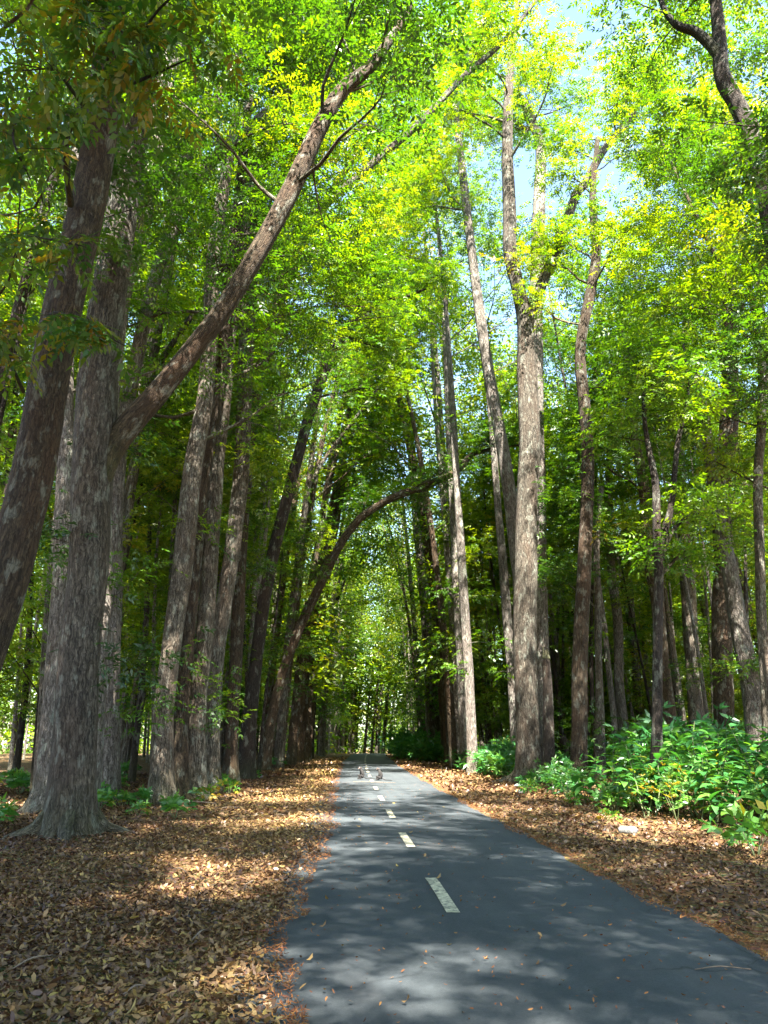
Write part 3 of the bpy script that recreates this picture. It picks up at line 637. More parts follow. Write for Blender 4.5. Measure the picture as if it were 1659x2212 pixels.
# ---------------------------------------------------------------- kinds of forest tree, copied below
def make_tree(H, lean, r0, f0, limbs, length, seed, bark, far=False, nsp=8, sh=5, fork=False, dens=.88, sig=.42, subs=8):
    rng = np.random.default_rng(seed); root = empty('forest_tree', (0, 0, -500))
    t = np.linspace(0, 1, 9); ph = rng.uniform(0, 6.28, 4)
    x = lean*H*t**1.7 + .25*np.sin(3*t*2+ph[0])*t; y = .35*np.sin(4*t+ph[1])*t + .02*H*rng.normal()*t
    r = r0*(1-.86*t**1.15); z = t*H; z[0] = -.25
    sp = resample(np.stack([x, y, z, r], -1), 4)
    mb = MB(); tube(mb, sp, 10 if far else 14, rng, .05, .5); wood = MB(); C = []
    link('trunk', mb.mesh('trunk', bark, True), root)
    if fork:
        i = int(.45*(len(sp)-1)); lp = limb_path(sp[i, :3], rng.uniform(-1, 1), math.radians(62), .45*H, sp[i, 3]*.7, rng, 7, .1, .08, .2)
        lp = resample(lp, 3); mb = MB(); tube(mb, lp, 8, rng, .04); link('limb', mb.mesh('limb', bark, True), root)
        grow_limbs(wood, lp, rng, .5, 1, 5, length*.7, C=C, subs=6)
    grow_limbs(wood, sp, rng, f0, 1, limbs, length, 0, .35, C=C, subs=subs)
    shoots(wood, C, sp, rng, sh, .12, f0)
    tag(link('branches', wood.mesh('branches', bark, True), root), kind='stuff')
    lv = MB()
    if far: clusters_to_leaves(lv, C, rng, 4, .5, .55, shift=.14, length=.42, pairs=1, ll=.36, lw=.15)  # yellower, lighter far leaves: leaf tone plus tunnel sunlight put into the colour
    else: clusters_to_leaves(lv, C, rng, int(nsp*dens), sig, .5, length=.36, pairs=3, ll=.17, lw=.066)
    tag(link('crown', lv.mesh('crown', M_LEAF), root), kind='stuff')
    return root

KINDS = [  # the maker, what it looks like
 (make_tree(31, .10, .27, .50, 12, 5.6, 1, BARK_GREY, nsp=8, sh=7), 'gently leaning grey tree'),
 (make_tree(28, .17, .22, .42, 12, 5.4, 2, BARK_BROWN, nsp=8, sh=8, dens=.8), 'strongly leaning brown tree'),
 (make_tree(33, .05, .24, .55, 12, 5.2, 3, BARK_PALE, nsp=8, sh=6), 'upright pale tree'),
 (make_tree(29, .12, .25, .48, 11, 5.4, 4, BARK_GREY, nsp=8, sh=7, fork=True), 'grey forked tree'),
 (make_tree(27, .08, .17, .40, 11, 4.4, 5, BARK_DARK, nsp=7, sh=8), 'slim dark tree'),
 (make_tree(23, .20, .24, .36, 11, 5.6, 6, BARK_BROWN, nsp=8, sh=3, dens=3.0, sig=.33, subs=4), 'dense crowned tree leaning over the road'),  # crown clumped for dappled shade; serves only the out-of-frame trees
 (make_tree(25, .07, .125, .50, 9, 3.4, 7, BARK_PALE, nsp=8, sh=4, dens=1.2), 'slender pale tree'),
]
FAR = [
 (make_tree(30, .11, .27, .42, 10, 4.8, 11, BARK_GREY, True, sh=9), 'gently leaning grey tree'),
 (make_tree(27, .19, .22, .36, 10, 4.6, 12, BARK_BROWN, True, sh=9), 'strongly leaning brown tree'),
 (make_tree(32, .05, .24, .45, 10, 4.6, 13, BARK_PALE, True, sh=9), 'upright pale tree'),
 (make_tree(28, .13, .23, .38, 9, 4.6, 14, BARK_DARK, True, sh=9, fork=True), 'dark forked tree'),
 (make_tree(25, .06, .14, .48, 8, 3.8, 15, BARK_PALE, True, sh=5), 'slender pale tree'),
]
def make_sapling(H, seed, bark, nsp=7, r0=.055, f0=.25, limbs=13, ln=2.4):
    rng = np.random.default_rng(seed); root = empty('sapling', (0, 0, -500))
    t = np.linspace(0, 1, 8); ph = rng.uniform(0, 6.28, 2); w = .3 if H < 13 else .45
    sp = resample(np.stack([w*np.sin(3*t+ph[0])*t*2 + .05*H*t*t, w*np.sin(2.4*t+ph[1])*t*2, t*H-.1, r0*(1-.85*t)], -1), 3)
    mb = MB(); tube(mb, sp, 8, rng, .05, .3); link('trunk', mb.mesh('trunk', bark, True), root)
    wood = MB(); C = []; grow_limbs(wood, sp, rng, f0, 1, limbs, ln, subs=5, sides=4, C=C)
    tag(link('branches', wood.mesh('branches', bark, True), root), kind='stuff')
    lv = MB(); clusters_to_leaves(lv, C, rng, int(nsp*1.15), .40, .45, shift=.08, length=.36, pairs=3, ll=.18, lw=.068)
    tag(link('crown', lv.mesh('crown', M_LEAF), root), kind='stuff'); return root
SAPS = [make_sapling(8, 31, BARK_DARK), make_sapling(18, 32, BARK_PALE, 8, .12, .55, 10, 2.8), make_sapling(5.5, 33, BARK_BROWN, ln=1.9), make_sapling(20, 34, BARK_DARK, 8, .13, .6, 10, 3.0), make_sapling(16, 35, BARK_GREY, 8, .10, .5, 10, 2.6)]

# ---------------------------------------------------------------- planting the forest
taken = [tuple(TREES[k].location[:2]) for k in TREES]
def free(x, y, d): return all((x-a)**2+(y-b)**2 > d*d for a, b in taken)
spots = []
def plant(x, y, zone): taken.append((x, y)); spots.append((x, y, zone))
rp = random.Random(41)
y = 46.0
while y < 124:                                              # the roadside rows
    x = float(xc(y)) - 4.7 + rp.uniform(-.7, .4)
    if free(x, y, 1.5): plant(x, y, 'left_row')
    y += rp.uniform(1.9, 3.4) if y < 70 else rp.uniform(2.8, 4.5)
y = 47.0
while y < 124:
    x = float(xc(y)) + 5.6 + rp.uniform(-.5, 1.0)
    if free(x, y, 1.5): plant(x, y, 'right_row')
    y += rp.uniform(2.2, 4.2) if y < 75 else rp.uniform(2.8, 4.5)
tries = 0; nl = nr = 0
while nl < 78 and tries < 9000:                              # the forest behind them
    tries += 1; y = 17 + 88*rp.random()**1.25; x = float(xc(y)) - 7.6 - rp.random()*15
    if x < -.46*y-4 or not free(x, y, 1.8): continue
    if y < 24 and x > -8.5: continue
    plant(x, y, 'left_forest'); nl += 1
tries = 0
while nr < 54 and tries < 9000:
    tries += 1; y = 22 + 84*rp.random()**1.2; x = float(xc(y)) + 7.6 + rp.random()*19
    if x > .62*y+4 or not free(x, y, 2.0): continue
    if y < 37 and x < .47*y+.5: continue
    plant(x, y, 'right_forest'); nr += 1
BIG = {(6.5, 38.5), (9.1, 40.5), (7.2, 45.0), (7.9, 52.0), (9.4, 58.0), (-4.6, 50.0)}
for x, y in sorted(BIG): plant(x, y, 'right_row' if x > 0 else 'left_row')
rq = random.Random(3); SLIM = set()                            # slim poles filling the ranks
for k in range(40):
    lf = k % 2 == 0; y = rq.uniform(24, 46) if lf else rq.uniform(34, 62)
    x = float(xc(y)) + (-5.4 - 3.4*rq.random() if lf else 7.4 + 9*rq.random())
    if free(x, y, 1.25): plant(x, y, 'left_forest' if lf else 'right_forest'); SLIM.add((x, y))
rn = random.Random(6)  # trees added beside and behind the camera to dapple the near road
for k in range(9):
    plant(-5.2 + rn.uniform(-.5, .3), 3.6 - 3.0*k + rn.uniform(-.9, .9), 'near')
    plant(7.3 + rn.uniform(-.4, .6), 2.6 - 3.1*k + rn.uniform(-.9, .9), 'near')
for (x, y) in [(-8.5, 9), (-9, 3), (-8.5, -4), (-9, -12), (11.5, 8), (11.5, 1), (11, -8), (15.5, 17), (17, 23), (-9.5, 14.5), (-6.9, 5), (-7.2, 0), (-6.8, -5), (-7, -10), (-7.1, -15), (-12, -6)]: plant(x, y, 'near')
MARK = [('T0', 'leaning trunk at the left edge'), ('T1', 'largest trunk'), ('G1', 'rusty mottled trunk'), ('G3', 'grey splay footed trunk'), ('G6', 'dark upright verge trunk'), ('A1', 'arching tree'),
        ('R1', 'big forked trunk'), ('R2', 'peeling sunlit trunk'), ('R3', 'thin black tree'), ('R5', 'vine covered trunk')]
MARK = [(math.atan2(TREES[k].location.x, TREES[k].location.y), w, k) for k, w in MARK]
def where(x, y):                                            # how far off, and which standout tree it shows next to
    a = math.atan2(x, y); m = min((q for q in MARK if (q[2][0] == 'R') == (x > float(xc(y)))), key=lambda q: abs(q[0]-a)); d = a - m[0]
    rel = 'behind the' if abs(d) < .012 else ('right' if d > 0 else 'left') + ' of the'
    if abs(d) > .11: rel = 'far ' + rel
    return ('near' if y < 30 else 'mid distance' if y < 48 else 'distant' if y < 75 else 'farthest'), f'{rel} {m[1]}'
GROUPS = {'left_row': 'trees in the row along the left verge', 'right_row': 'trees in the row beyond the right verge', 'left_forest': 'trees of the forest left of the road',
          'right_forest': 'trees of the forest right of the road', 'near': 'out-of-frame trees added to shade the near stretch of road'}
for (x, y, zone) in spots:
    far = y > 48
    i = rp.choices(range(5), (3, 3, 2, 2, 4))[0] if far else rp.choices((0, 1, 2, 3, 4, 6), (3, 2, 2, 2, 2, 4))[0]
    if zone == 'left_row' and y < 46: far = False; i = rp.choice((2, 6, 6, 6))
    elif zone.endswith('row') and y < 66 and rp.random() < .6: far = False; i = 1
    if zone == 'near': i = 5
    src, look = (FAR if far else KINDS)[i]
    rz = (0 if x < float(xc(y)) else math.pi) + rp.gauss(0, .4 if zone.endswith('row') else 1.1)
    if zone == 'near': rz = (0 if x < 1 else math.pi) + rn.gauss(0, .45)
    s = rp.uniform(1.25, 1.5) if zone.endswith('row') and y < 66 else rp.uniform(1.1, 1.35) if zone.endswith('row') and y < 80 else rn.uniform(.85, 1.15) if zone == 'near' else rp.uniform(.9, 1.3)
    if (x, y) in SLIM: src, look = KINDS[6 if rq.random() < .7 else 4]; s = rq.uniform(.85, 1.2)
    if (x, y) in BIG: s = 1.5 if x < 0 else 1.2 if y < 42 else 1.45; src, look = KINDS[1 if x < 0 else 2]; rz = (0 if x < 0 else math.pi) + rp.gauss(0, .3)
    dist, rel = where(x, y)
    lab = (f'out-of-frame dense crowned tree added {"left" if x < 1 else "right"} of the near road and shading it') if zone == 'near' else f'{dist} {"roadside " if zone.endswith("row") else ""}{look} {rel}'
    copy_tree(src, (x, y, float(gz(x, y))), rz, (s*rp.uniform(.85, 1.0),)*2 + (s,), lab, GROUPS[zone])['category'] = 'tree'

SZ = {'l': ('left', -1), 'r': ('right', 1)}
tries = 0; n = 0; sp_taken = []
while n < 285 and tries < 9000:
    tries += 1; side = rp.choice('lrr'); tall = rp.random() < (.88 if side == 'l' else .75); y = 20 + 62*rp.random()**1.2
    x = float(xc(y)) + SZ[side][1]*(5.4 + rp.random()*24 + (1.5 if side == 'r' else 0))
    if x < -.46*y-2 or x > .62*y+2: continue
    if side == 'l' and y < 26 and x > -7.5: continue
    if side == 'r' and y < 42 and x < (.62 if y < 33 else .40)*y: continue
    if side == 'r' and y < 30 and x < .30*y+3: continue
    if any((x-a)**2+(y-b)**2 < 1.5 for a, b in sp_taken): continue
    sp_taken.append((x, y)); n += 1
    i = rp.choice((1, 3, 4)) if tall else rp.choice((0, 2)); s = rp.uniform(.75, 1.2)
    look = ('thin dark stemmed', 'tall pale stemmed', 'short brown stemmed', 'tall dark stemmed', 'slender grey stemmed')[i]; dist, rel = where(x, y)
    c = copy_tree(SAPS[i], (x, y, float(gz(x, y))), rp.uniform(0, 6.28), (s, s, s), f'{dist} {look} leafy sapling {rel}', f'leafy saplings under the trees {SZ[side][0]} of the road')
    c['category'] = 'sapling'

for src in [k[0] for k in KINDS] + [k[0] for k in FAR] + SAPS:
    for ch in list(src.children): bpy.data.objects.remove(ch)
    bpy.data.objects.remove(src)

# ---------------------------------------------------------------- the far wood, one mass
rng = np.random.default_rng(9); wood = MB(); C = []; n = 0
while n < 380:
    y = rng.uniform(60, 210); x = rng.uniform(-95, 110)
    if n > 290: y = rng.uniform(110, 150); x = rng.uniform(-16, 26)
    off = x - float(xc(y))
    if abs(off) < (4.6 if y < 112 else 3.2): continue
    if y < 110 and -31 < off < 36: continue
    if x < -.6*y-6 or x > .75*y+6: continue
    n += 1; z = float(gz(x, y)); H = rng.uniform(24, 34); ln = rng.normal(0, .03) - np.sign(off)*.06
    sp = np.array([(x, y, z-.2, .26), (x+.3*ln*H, y, z+.33*H, .2), (x+.7*ln*H, y, z+.66*H, .14), (x+ln*H*1.3, y, z+H, .04)])
    tube(wood, sp, 6, rng, .04)
    k = 45
    h = rng.uniform(.12, 1, k)**.8; rad_ = 3.4*np.sqrt(rng.random(k))*(.35+.65*np.sin(np.clip(h, .1, 1)*2.6)); a = rng.uniform(0, 6.28, k)
    C.append(np.stack([x+ln*H*h + rad_*np.cos(a), y+rad_*np.sin(a), z+H*h], -1))
for k in range(2600):                                       # low growth between the far trunks
    y = 95 + 105*rng.random(); off = rng.uniform(-55, 65)
    if abs(off) < 4.2: continue
    x = float(xc(y)) + off; C.append(np.array([[x, y, float(gz(x, y)) + .3 + 9*rng.random()**1.6]]))
C = np.concatenate(C); far_lv = MB()
clusters_to_leaves(far_lv, C, rng, 6, .9, .6, length=.6, pairs=1, ll=.75, lw=.36)
fw = tag(link('far_forest', far_lv.mesh('far_forest', M_LEAF)), 'far-off mass of green forest closing the view', kind='stuff')
tag(link('far_trunks', wood.mesh('far_trunks', BARK_GREY, True)), 'far-off mass of thin trunks at the end of the view', kind='stuff')

# ---------------------------------------------------------------- broad-leaved shrubs: each leaf is a piece of its plant
def broad_leaf_mesh(L, w, var, droop, rng):
    mb = MB(); n = 6; v = []; q = []
    for i in range(n+1):
        t = i/n; wd = w*(math.sin(math.pi*min(1, t**.8))**.8)*.5 + (.004 if i in (0,) else 0)
        x = L*t; z = .25*L*t - droop*L*t*t; f = .22*wd
        v += [(x, -wd, z+f), (x, 0, z), (x, wd, z+f)]
    for i in range(n):
        for k in (0, 1): q.append((3*i+k, 3*i+k+3, 3*i+k+4, 3*i+k+1))
    mb.add(v, q, None, np.clip(var+rng.normal(0, .02, len(v)), 0, 1)); return mb.mesh('leaf', M_BROAD, True)
rng = np.random.default_rng(6)
BL = [broad_leaf_mesh(.36, .15, v, d, rng) for v, d in ((.25, .3), (.45, .45), (.6, .55), (.8, .35), (.7, .7), (.35, .6))]
BLY = broad_leaf_mesh(.36, .12, 1.0, .7, rng)

def make_shrub(H, stems, nleaf, seed, yellow=0):
    rng = np.random.default_rng(seed); root = empty('broadleaf_shrub', (0, 0, -500))
    for s in range(stems):
        az = rng.uniform(0, 6.28); h = H*rng.uniform(.65, 1.05)
        p = limb_path((rng.normal(0, .12), rng.normal(0, .12), -.05), az, math.radians(rng.uniform(62, 85)), h, .016, rng, 6, .05, .08, .4)
        mb = MB(); tube(mb, p, 5, rng, 0); link('stem', mb.mesh('stem', M_STEM, True), root)
        for k in range(nleaf):
            t = .30 + .70*(k/nleaf)**.6; j = min(int(t*5), 4); w = t*5-j; c = p[j, :3]*(1-w)+p[j+1, :3]*w
            o = link('leaf', BLY if yellow and rng.random() < yellow else BL[rng.integers(6)], root)
            top = t > .85; sc = rng.uniform(.7, 1.15)*(1 if t < .9 else .85)
            o.location = c; o.rotation_euler = (rng.normal(0, .2), rng.normal(-.35 if top else .05, .2), 2.4*k+rng.normal(0, .3)); o.scale = (sc,)*3
    return root
SH = [make_shrub(1.9, 4, 14, 1), make_shrub(1.5, 5, 12, 2, .05), make_shrub(2.3, 4, 15, 3), make_shrub(1.0, 4, 10, 4)]
near_shrubs = [
 (6.9, 17.6, 0, 1.0, 'broad leaved shrub at the left end of the thicket, nearest the big forked trunk'),
 (7.7, 16.4, 1, .95, 'broad leaved shrub with a few yellowed leaves at the front of the right thicket'),
 (8.4, 17.9, 2, 1.0, 'tall broad leaved shrub in the middle of the right thicket'),
 (9.6, 18.0, 0, 1.05, None), (8.3, 15.2, 1, 1.0, None), (9.1, 16.4, 2, .95, None), (9.0, 14.6, 0, .9, None),
 (9.9, 16.0, 2, 1.15, 'tallest broad leaved shrub, cut off by the right edge'),
 (10.5, 17.6, 0, 1.1, None), (7.2, 19.6, 3, 1.1, None), (8.0, 20.4, 0, 1.0, None), (9.2, 20.0, 2, .9, None),
 (10.6, 20.2, 1, 1.1, None), (11.6, 19.2, 2, 1.0, None), (7.35, 15.4, 3, 1.0, 'low broad leaved shrub at the foot of the right thicket by the litter'),
 (8.4, 13.6, 3, .9, 'small broad leaved shrub in front of the right thicket near the right edge'), (6.2, 20.4, 3, 1.0, None), (11.2, 22.6, 0, 1.1, None), (9.6, 22.6, 1, 1.1, None), (8.2, 23.4, 0, 1.0, None),
 (12.6, 22.0, 2, 1.0, None), (6.5, 18.9, 3, .9, None), (10.1, 14.6, 1, 1.0, None), (10.4, 13.2, 0, .8, None), (7.5, 18.6, 1, 1.0, None), (8.9, 19.0, 1, 1.0, None), (9.4, 17.1, 1, .9, None), (7.9, 17.2, 3, 1.2, None), (8.6, 16.2, 3, 1.1, None), (9.6, 15.2, 1, 1.0, None), (10.3, 18.8, 0, 1.1, None), (10.9, 16.6, 2, 1.0, None)]
far_shrubs = []
rs = random.Random(8)
for k in range(26): far_shrubs.append((rs.uniform(6.6, 10.5), rs.uniform(33, 47), rs.randrange(4), rs.uniform(.7, 1.05), 'verge'))
for k in range(18): yy = rs.uniform(56, 74); far_shrubs.append((float(xc(yy))+rs.uniform(3.0, 5.4), yy, rs.randrange(4), rs.uniform(.9, 1.3), 'far'))
for k in range(22): yy = rs.uniform(26, 44); far_shrubs.append((rs.uniform(.30, .55)*yy, yy, rs.randrange(4), rs.uniform(.8, 1.2), 'inner'))
for (x, y, i, s, lab) in near_shrubs:
    copy_tree(SH[i], (x, y, float(gz(x, y))), rs.uniform(0, 6.28), (s*1.2, s*1.2, s*.95), lab or ('big', 'leafy', 'tall', 'low')[i] + ' broad leaved shrub crowded in the thicket at the right', 'broad leaved shrubs in the right thicket')['category'] = 'shrub'
FL = {'verge': 'broad leaved shrub at the foot of the trees past the big forked trunk', 'far': 'bright green shrub on the right verge far down the road', 'inner': 'broad leaved shrub deep among the trunks at the right'}
# distant shrubs: the leaves joined into one foliage part
def make_bush(H, seed, n=90, L=.34, wdt=.10, vlo=.3, vhi=.8):
    rng = np.random.default_rng(seed); root = empty('broadleaf_shrub', (0, 0, -500)); mb = MB()
    P = rng.normal(0, 1, (n, 3))*np.array([.45, .45, .28])*H/1.5 + np.array([0, 0, .62*H]); P[:, 2] = np.maximum(P[:, 2], .12)
    D = unit(P - np.array([0, 0, .3*H])) + rng.normal(0, .3, (n, 3))
    compound_leaves(mb, P, D, rng, .12, 2, L, wdt, .5, var=rng.uniform(vlo, vhi, n))
    link('foliage', mb.mesh('foliage', M_BROAD), root)
    st = MB()
    for k in range(4): tube(st, limb_path((0, 0, -.05), rng.uniform(0, 6.28), 1.25, H*.8, .014, rng, 4, 0, .1, .3), 4, rng, 0)
    link('stem', st.mesh('stem', M_STEM, True), root); return root
BU = [make_bush(1.5, 1), make_bush(1.2, 2), make_bush(1.9, 3, 120), make_bush(.8, 4, 60)]
LB = [make_bush(1.5, 21, 90, .15, .055, .6, .97), make_bush(1.1, 22, 80, .13, .05, .5, .95)]
for s_ in LB: s_.name = 'small_leaved_bush'
for (x, y) in [(6.6, 18.2), (7.6, 17.9), (8.8, 15.6), (9.5, 16.8), (8.1, 14.6), (7.0, 16.6), (10.2, 15.6), (8.5, 19.2), (9.0, 13.4), (10.4, 17.2), (6.1, 21.5), (6.4, 24.0)]:
    s = rs.uniform(.55, .95); copy_tree(LB[rs.randrange(2)], (x, y, float(gz(x, y))), rs.uniform(0, 6.28), (s, s, s), 'yellowish fine leaved bush growing between the broad leaved shrubs at the right', 'fine leaved bushes in the right thicket')['category'] = 'bush'
for (x, y, i, s, z) in far_shrubs:
    copy_tree(BU[i], (x, y, float(gz(x, y))), rs.uniform(0, 6.28), (s, s, s), FL[z] if z != 'inner' else '{} broad leaved shrub deep among the trunks, {}'.format(*where(x, y)), {'verge': 'shrubs past the big forked trunk', 'far': 'shrubs on the right verge far down the road', 'inner': 'shrubs deep among the right trunks'}[z])['category'] = 'shrub'
SEED = [make_bush(.42, 11, 26, .16, .07, .4, .85), make_bush(.3, 12, 18, .13, .06, .5, .95)]
for s_ in SEED: s_.name = 'seedling'
seeds = [(-5.5, 19.4), (-5.2, 20.2), (-4.9, 20.8), (-5.9, 20.6), (-4.3, 18.2), (-5.5, 18.4), (-3.5, 21.8), (-4.7, 22.4), (-3.4, 17.6), (-3.3, 25.0), (6.3, 12.6), (6.0, 11.6), (5.6, 16.6), (6.2, 18.0), (5.9, 20.0), (6.7, 23.5), (7.2, 26.5), (6.5, 27.5), (5.8, 24.5), (7.9, 28.2), (7.0, 29.2), (8.6, 28.6), (6.3, 22.0), (7.6, 12.6), (8.2, 11.9), (-6.6, 16.0), (-6.2, 15.2), (-6.9, 14.4), (-7.2, 17.4), (-3.9, 28.0), (-3.6, 35.0), (-3.4, 46.0), (-2.9, 58.0), (-2.6, 64.0)]
for (x, y) in seeds + [(rs.uniform(-16, -6), rs.uniform(20, 40)) for _ in range(30)]:
    s = rs.uniform(.8, 1.5); rt = x > 0
    copy_tree(SEED[rs.randrange(2)], (x, y, float(gz(x, y))), rs.uniform(0, 6.28), (s, s, s), '{} seedling in the litter, {}'.format(*where(x, y)), f'seedlings in the litter {"right" if rt else "left"} of the road')['category'] = 'seedling'
for src in SH + BU + SEED + LB:
    for ch in list(src.children): bpy.data.objects.remove(ch)
    bpy.data.objects.remove(src)

# ---------------------------------------------------------------- fallen leaves
def left_edge(y): return float(xc(y)) - float(np.interp(y, [4, 5.2, 7.5, 9, 11.6, 14.5, 20, 30, 60], [1.3, 1.34, 1.62, 1.5, 1.4, 1.28, 1.32, 1.42, 1.6])) + .06*math.sin(1.7*y+.4) + .05*math.sin(3.3*y) + .03*math.sin(7.1*y+2)
def right_edge(y): return float(xc(y)) + 2.12 + .07*math.sin(1.1*y+1) + .05*math.sin(2.9*y)
def curled(mb, P, rng, L, w, var):
    """dry leaves: six-cornered, bent along and across"""
    n = len(P); az = rng.uniform(0, 6.28, n); tilt = rng.normal(0, .32, n); roll = rng.normal(0, .45, n)
    l = L*rng.uniform(.65, 1.3, n); b = w*rng.uniform(.7, 1.25, n); c = rng.normal(.10, .16, n)
    u = np.array([0, .3, .7, 1.0, .7, .3]); s = np.array([0, .48, .40, 0, -.40, -.48])
    X = (u[None]-.5)*l[:, None]; Y = s[None]*b[:, None]; Z = c[:, None]*l[:, None]*(2*(u[None]-.5))**2 + .35*np.abs(Y)*rng.uniform(-1, 1, (n, 1))
    Y2 = Y*np.cos(roll)[:, None]-Z*np.sin(roll)[:, None]; Z2 = Y*np.sin(roll)[:, None]+Z*np.cos(roll)[:, None]
    X3 = X*np.cos(tilt)[:, None]-Z2*np.sin(tilt)[:, None]; Z3 = X*np.sin(tilt)[:, None]+Z2*np.cos(tilt)[:, None]
    ca, sa = np.cos(az)[:, None], np.sin(az)[:, None]
    v = np.stack([X3*ca-Y2*sa, X3*sa+Y2*ca, Z3], -1)
    lift = np.maximum(0, -v[..., 2].min(1))*.75 + rng.uniform(.004, .035, n)
    v = v + P[:, None, :] + np.stack([np.zeros(n), np.zeros(n), lift], -1)[:, None, :]
    i = np.arange(n)[:, None]*6
    q = np.concatenate([i+np.array([[0, 1, 4, 5]])*1, i+np.array([[1, 2, 3, 4]])]).reshape(-1, 4)
    mb.add(v.reshape(-1, 3), q, None, np.repeat(var, 6))
rng = np.random.default_rng(12)
def scatter(n, x0, x1, y0, y1, edge_l=True, fade=.22, pw=1.0):
    y = y0 + (y1-y0)*rng.random(n)**pw; x = rng.uniform(x0, x1, n)
    if edge_l: e = np.array([left_edge(a) for a in y]); keep = (x < e) & (rng.random(n) < np.clip((e-x)/fade, .05, 1)) & (x > -.5*y-1.6)
    else: e = np.array([right_edge(a) for a in y]); keep = (x > e) & (rng.random(n) < np.clip((x-e)/fade, .05, 1)) & (x < .62*y+1.6)
    x, y = x[keep], y[keep]; z = np.where(np.abs(x-xc(y)) < 2.2, .032, 0) + gz(x, y); return np.stack([x, y, z], -1)
litter = MB()
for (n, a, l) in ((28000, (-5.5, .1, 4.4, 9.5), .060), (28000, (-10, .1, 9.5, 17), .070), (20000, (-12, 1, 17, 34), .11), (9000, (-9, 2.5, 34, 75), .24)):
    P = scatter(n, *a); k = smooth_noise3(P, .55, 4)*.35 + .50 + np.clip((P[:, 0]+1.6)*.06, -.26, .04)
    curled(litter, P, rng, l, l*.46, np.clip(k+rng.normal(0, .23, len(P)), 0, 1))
for (n, a, l) in ((12000, (3.0, 9, 5.5, 13), .07), (16000, (3.0, 14, 12, 24), .10), (9000, (3.0, 14, 24, 48), .19), (4000, (3.5, 9, 48, 80), .28)):
    P = scatter(n, *a, edge_l=False, fade=.3); k = smooth_noise3(P, .6, 5)*.3 + .42
    curled(litter, P, rng, l, l*.46, np.clip(k+rng.normal(0, .23, len(P)), 0, 1))
tag(link('leaf_litter', litter.mesh('leaf_litter', M_LITTER)), 'thick carpet of dry brown and yellow leaves along both verges', kind='stuff')
fine = MB()
ed = rng.integers(0, 2, 16000); yy = 4.4 + 50*rng.random(16000)**1.6
ex = np.where(ed == 0, [left_edge(a) for a in yy], [right_edge(a) for a in yy]) + np.where(ed == 0, -1, 1)*(rng.exponential(.20, 16000)-.10)
P = np.stack([ex, yy, gz(ex, yy)+np.where(np.abs(ex-xc(yy)) < 2.24, .034, .0)], -1)
curled(fine, P, rng, .055, .008, rng.uniform(0, 1, len(P)))
n_ = 900; yy = 4.6 + 26*rng.random(n_)**1.5; ex = xc(yy) + rng.uniform(-1.5, 2.1, n_); P = np.stack([ex, yy, gz(ex, yy)+.034], -1)
curled(fine, P, rng, .035, .012, rng.uniform(0, 1, n_))
tag(link('fine_litter', fine.mesh('fine_litter', M_FINE)), 'rust coloured fine litter swept along the asphalt edges', kind='stuff')

LF = []
for k in range(8):
    mb = MB(); curled(mb, np.zeros((1, 3)), rng, .10, .045, np.array([(.35, .5, .62, .7, .8, .9, .97, .45)[k]])); LF.append(mb.mesh('fallen_leaf', M_LITTER))
for k in range(85):
    y = 5.2 + 17*rs.random()**1.3; x = rs.uniform(left_edge(y)+.05, right_edge(y)-.1)
    if rs.random() < .5: x = left_edge(y) + abs(rs.gauss(0, .5))
    o = link('fallen_leaf', LF[rs.randrange(8)]); o.location = (x, y, .036); o.rotation_euler = (0, 0, rs.uniform(0, 6.28)); s = rs.uniform(.35, .8); o.scale = (s, s, s)
    tag(o, 'single dry leaf lying loose on the dark asphalt', 'leaf', 'fallen leaves loose on the asphalt')
for k in range(215):
    y = 5.0 + 3.2*rs.random(); x = rs.uniform(max(-4.2, -.5*y-.3), left_edge(y)-.1)
    o = link('fallen_leaf', LF[rs.randrange(8)]); o.location = (x, y, float(gz(x, y))+.05); o.rotation_euler = (rs.gauss(0, .3), rs.gauss(0, .3), rs.uniform(0, 6.28)); s = rs.uniform(.5, .85); o.scale = (s, s, s)
    tag(o, 'dry tan leaf on top of the leaf carpet in the near left corner', 'leaf', 'leaves on top of the near left litter')

# ---------------------------------------------------------------- stone, twigs
def rock(name, loc, sc, seed, label):
    bm = bmesh.new(); bmesh.ops.create_icosphere(bm, subdivisions=3, radius=1); r_ = np.random.default_rng(seed); w = r_.normal(0, 1.6, (6, 3)); ph = r_.uniform(0, 6, 6)
    for v in bm.verts:
        d = 1 + .10*sum(math.sin(float(np.dot(w[k], v.co))+ph[k]) for k in range(6))/1.6
        v.co = v.co*d; v.co.z = max(v.co.z, -.4); v.co = Vector((v.co.x*sc[0], v.co.y*sc[1], v.co.z*sc[2]))
    me = bpy.data.meshes.new(name); bm.to_mesh(me); bm.free(); me.materials.append(M_STONE)
    o = link(name, me); o.location = loc; tag(o, label, 'stone')
rock('stone', (5.17, 14.4, .05), (.15, .11, .08), 3, 'pale grey stone lying on the right litter before the shrubs')
rock('stone', (5.55, 24.4, .05), (.09, .08, .09), 4, 'small white stone near the foot of the big forked trunk')
def stick(pts, lab):
    mb = MB(); tube(mb, resample(np.array(pts), 4), 5, R, .1); o = link('twig', mb.mesh('twig', M_TWIG, True)); tag(o, lab, 'twig', 'twigs dropped on the ground')
stick([(.62, 31.2, .05, .012), (1.1, 30.9, .07, .016), (1.7, 30.6, .06, .012), (2.2, 30.4, .05, .006)], 'thin twig lying across the road just before the two monkeys')
stick([(-.9, 5.9, .05, .004), (-.6, 6.0, .06, .005), (-.3, 6.05, .04, .003)], 'short curled twig on the asphalt edge in the near left')
stick([(-4.2, 20.3, .06, .02), (-3.6, 20.6, .12, .02), (-3.0, 20.6, .08, .01)], 'pale fallen stick on the litter right of the largest trunk')
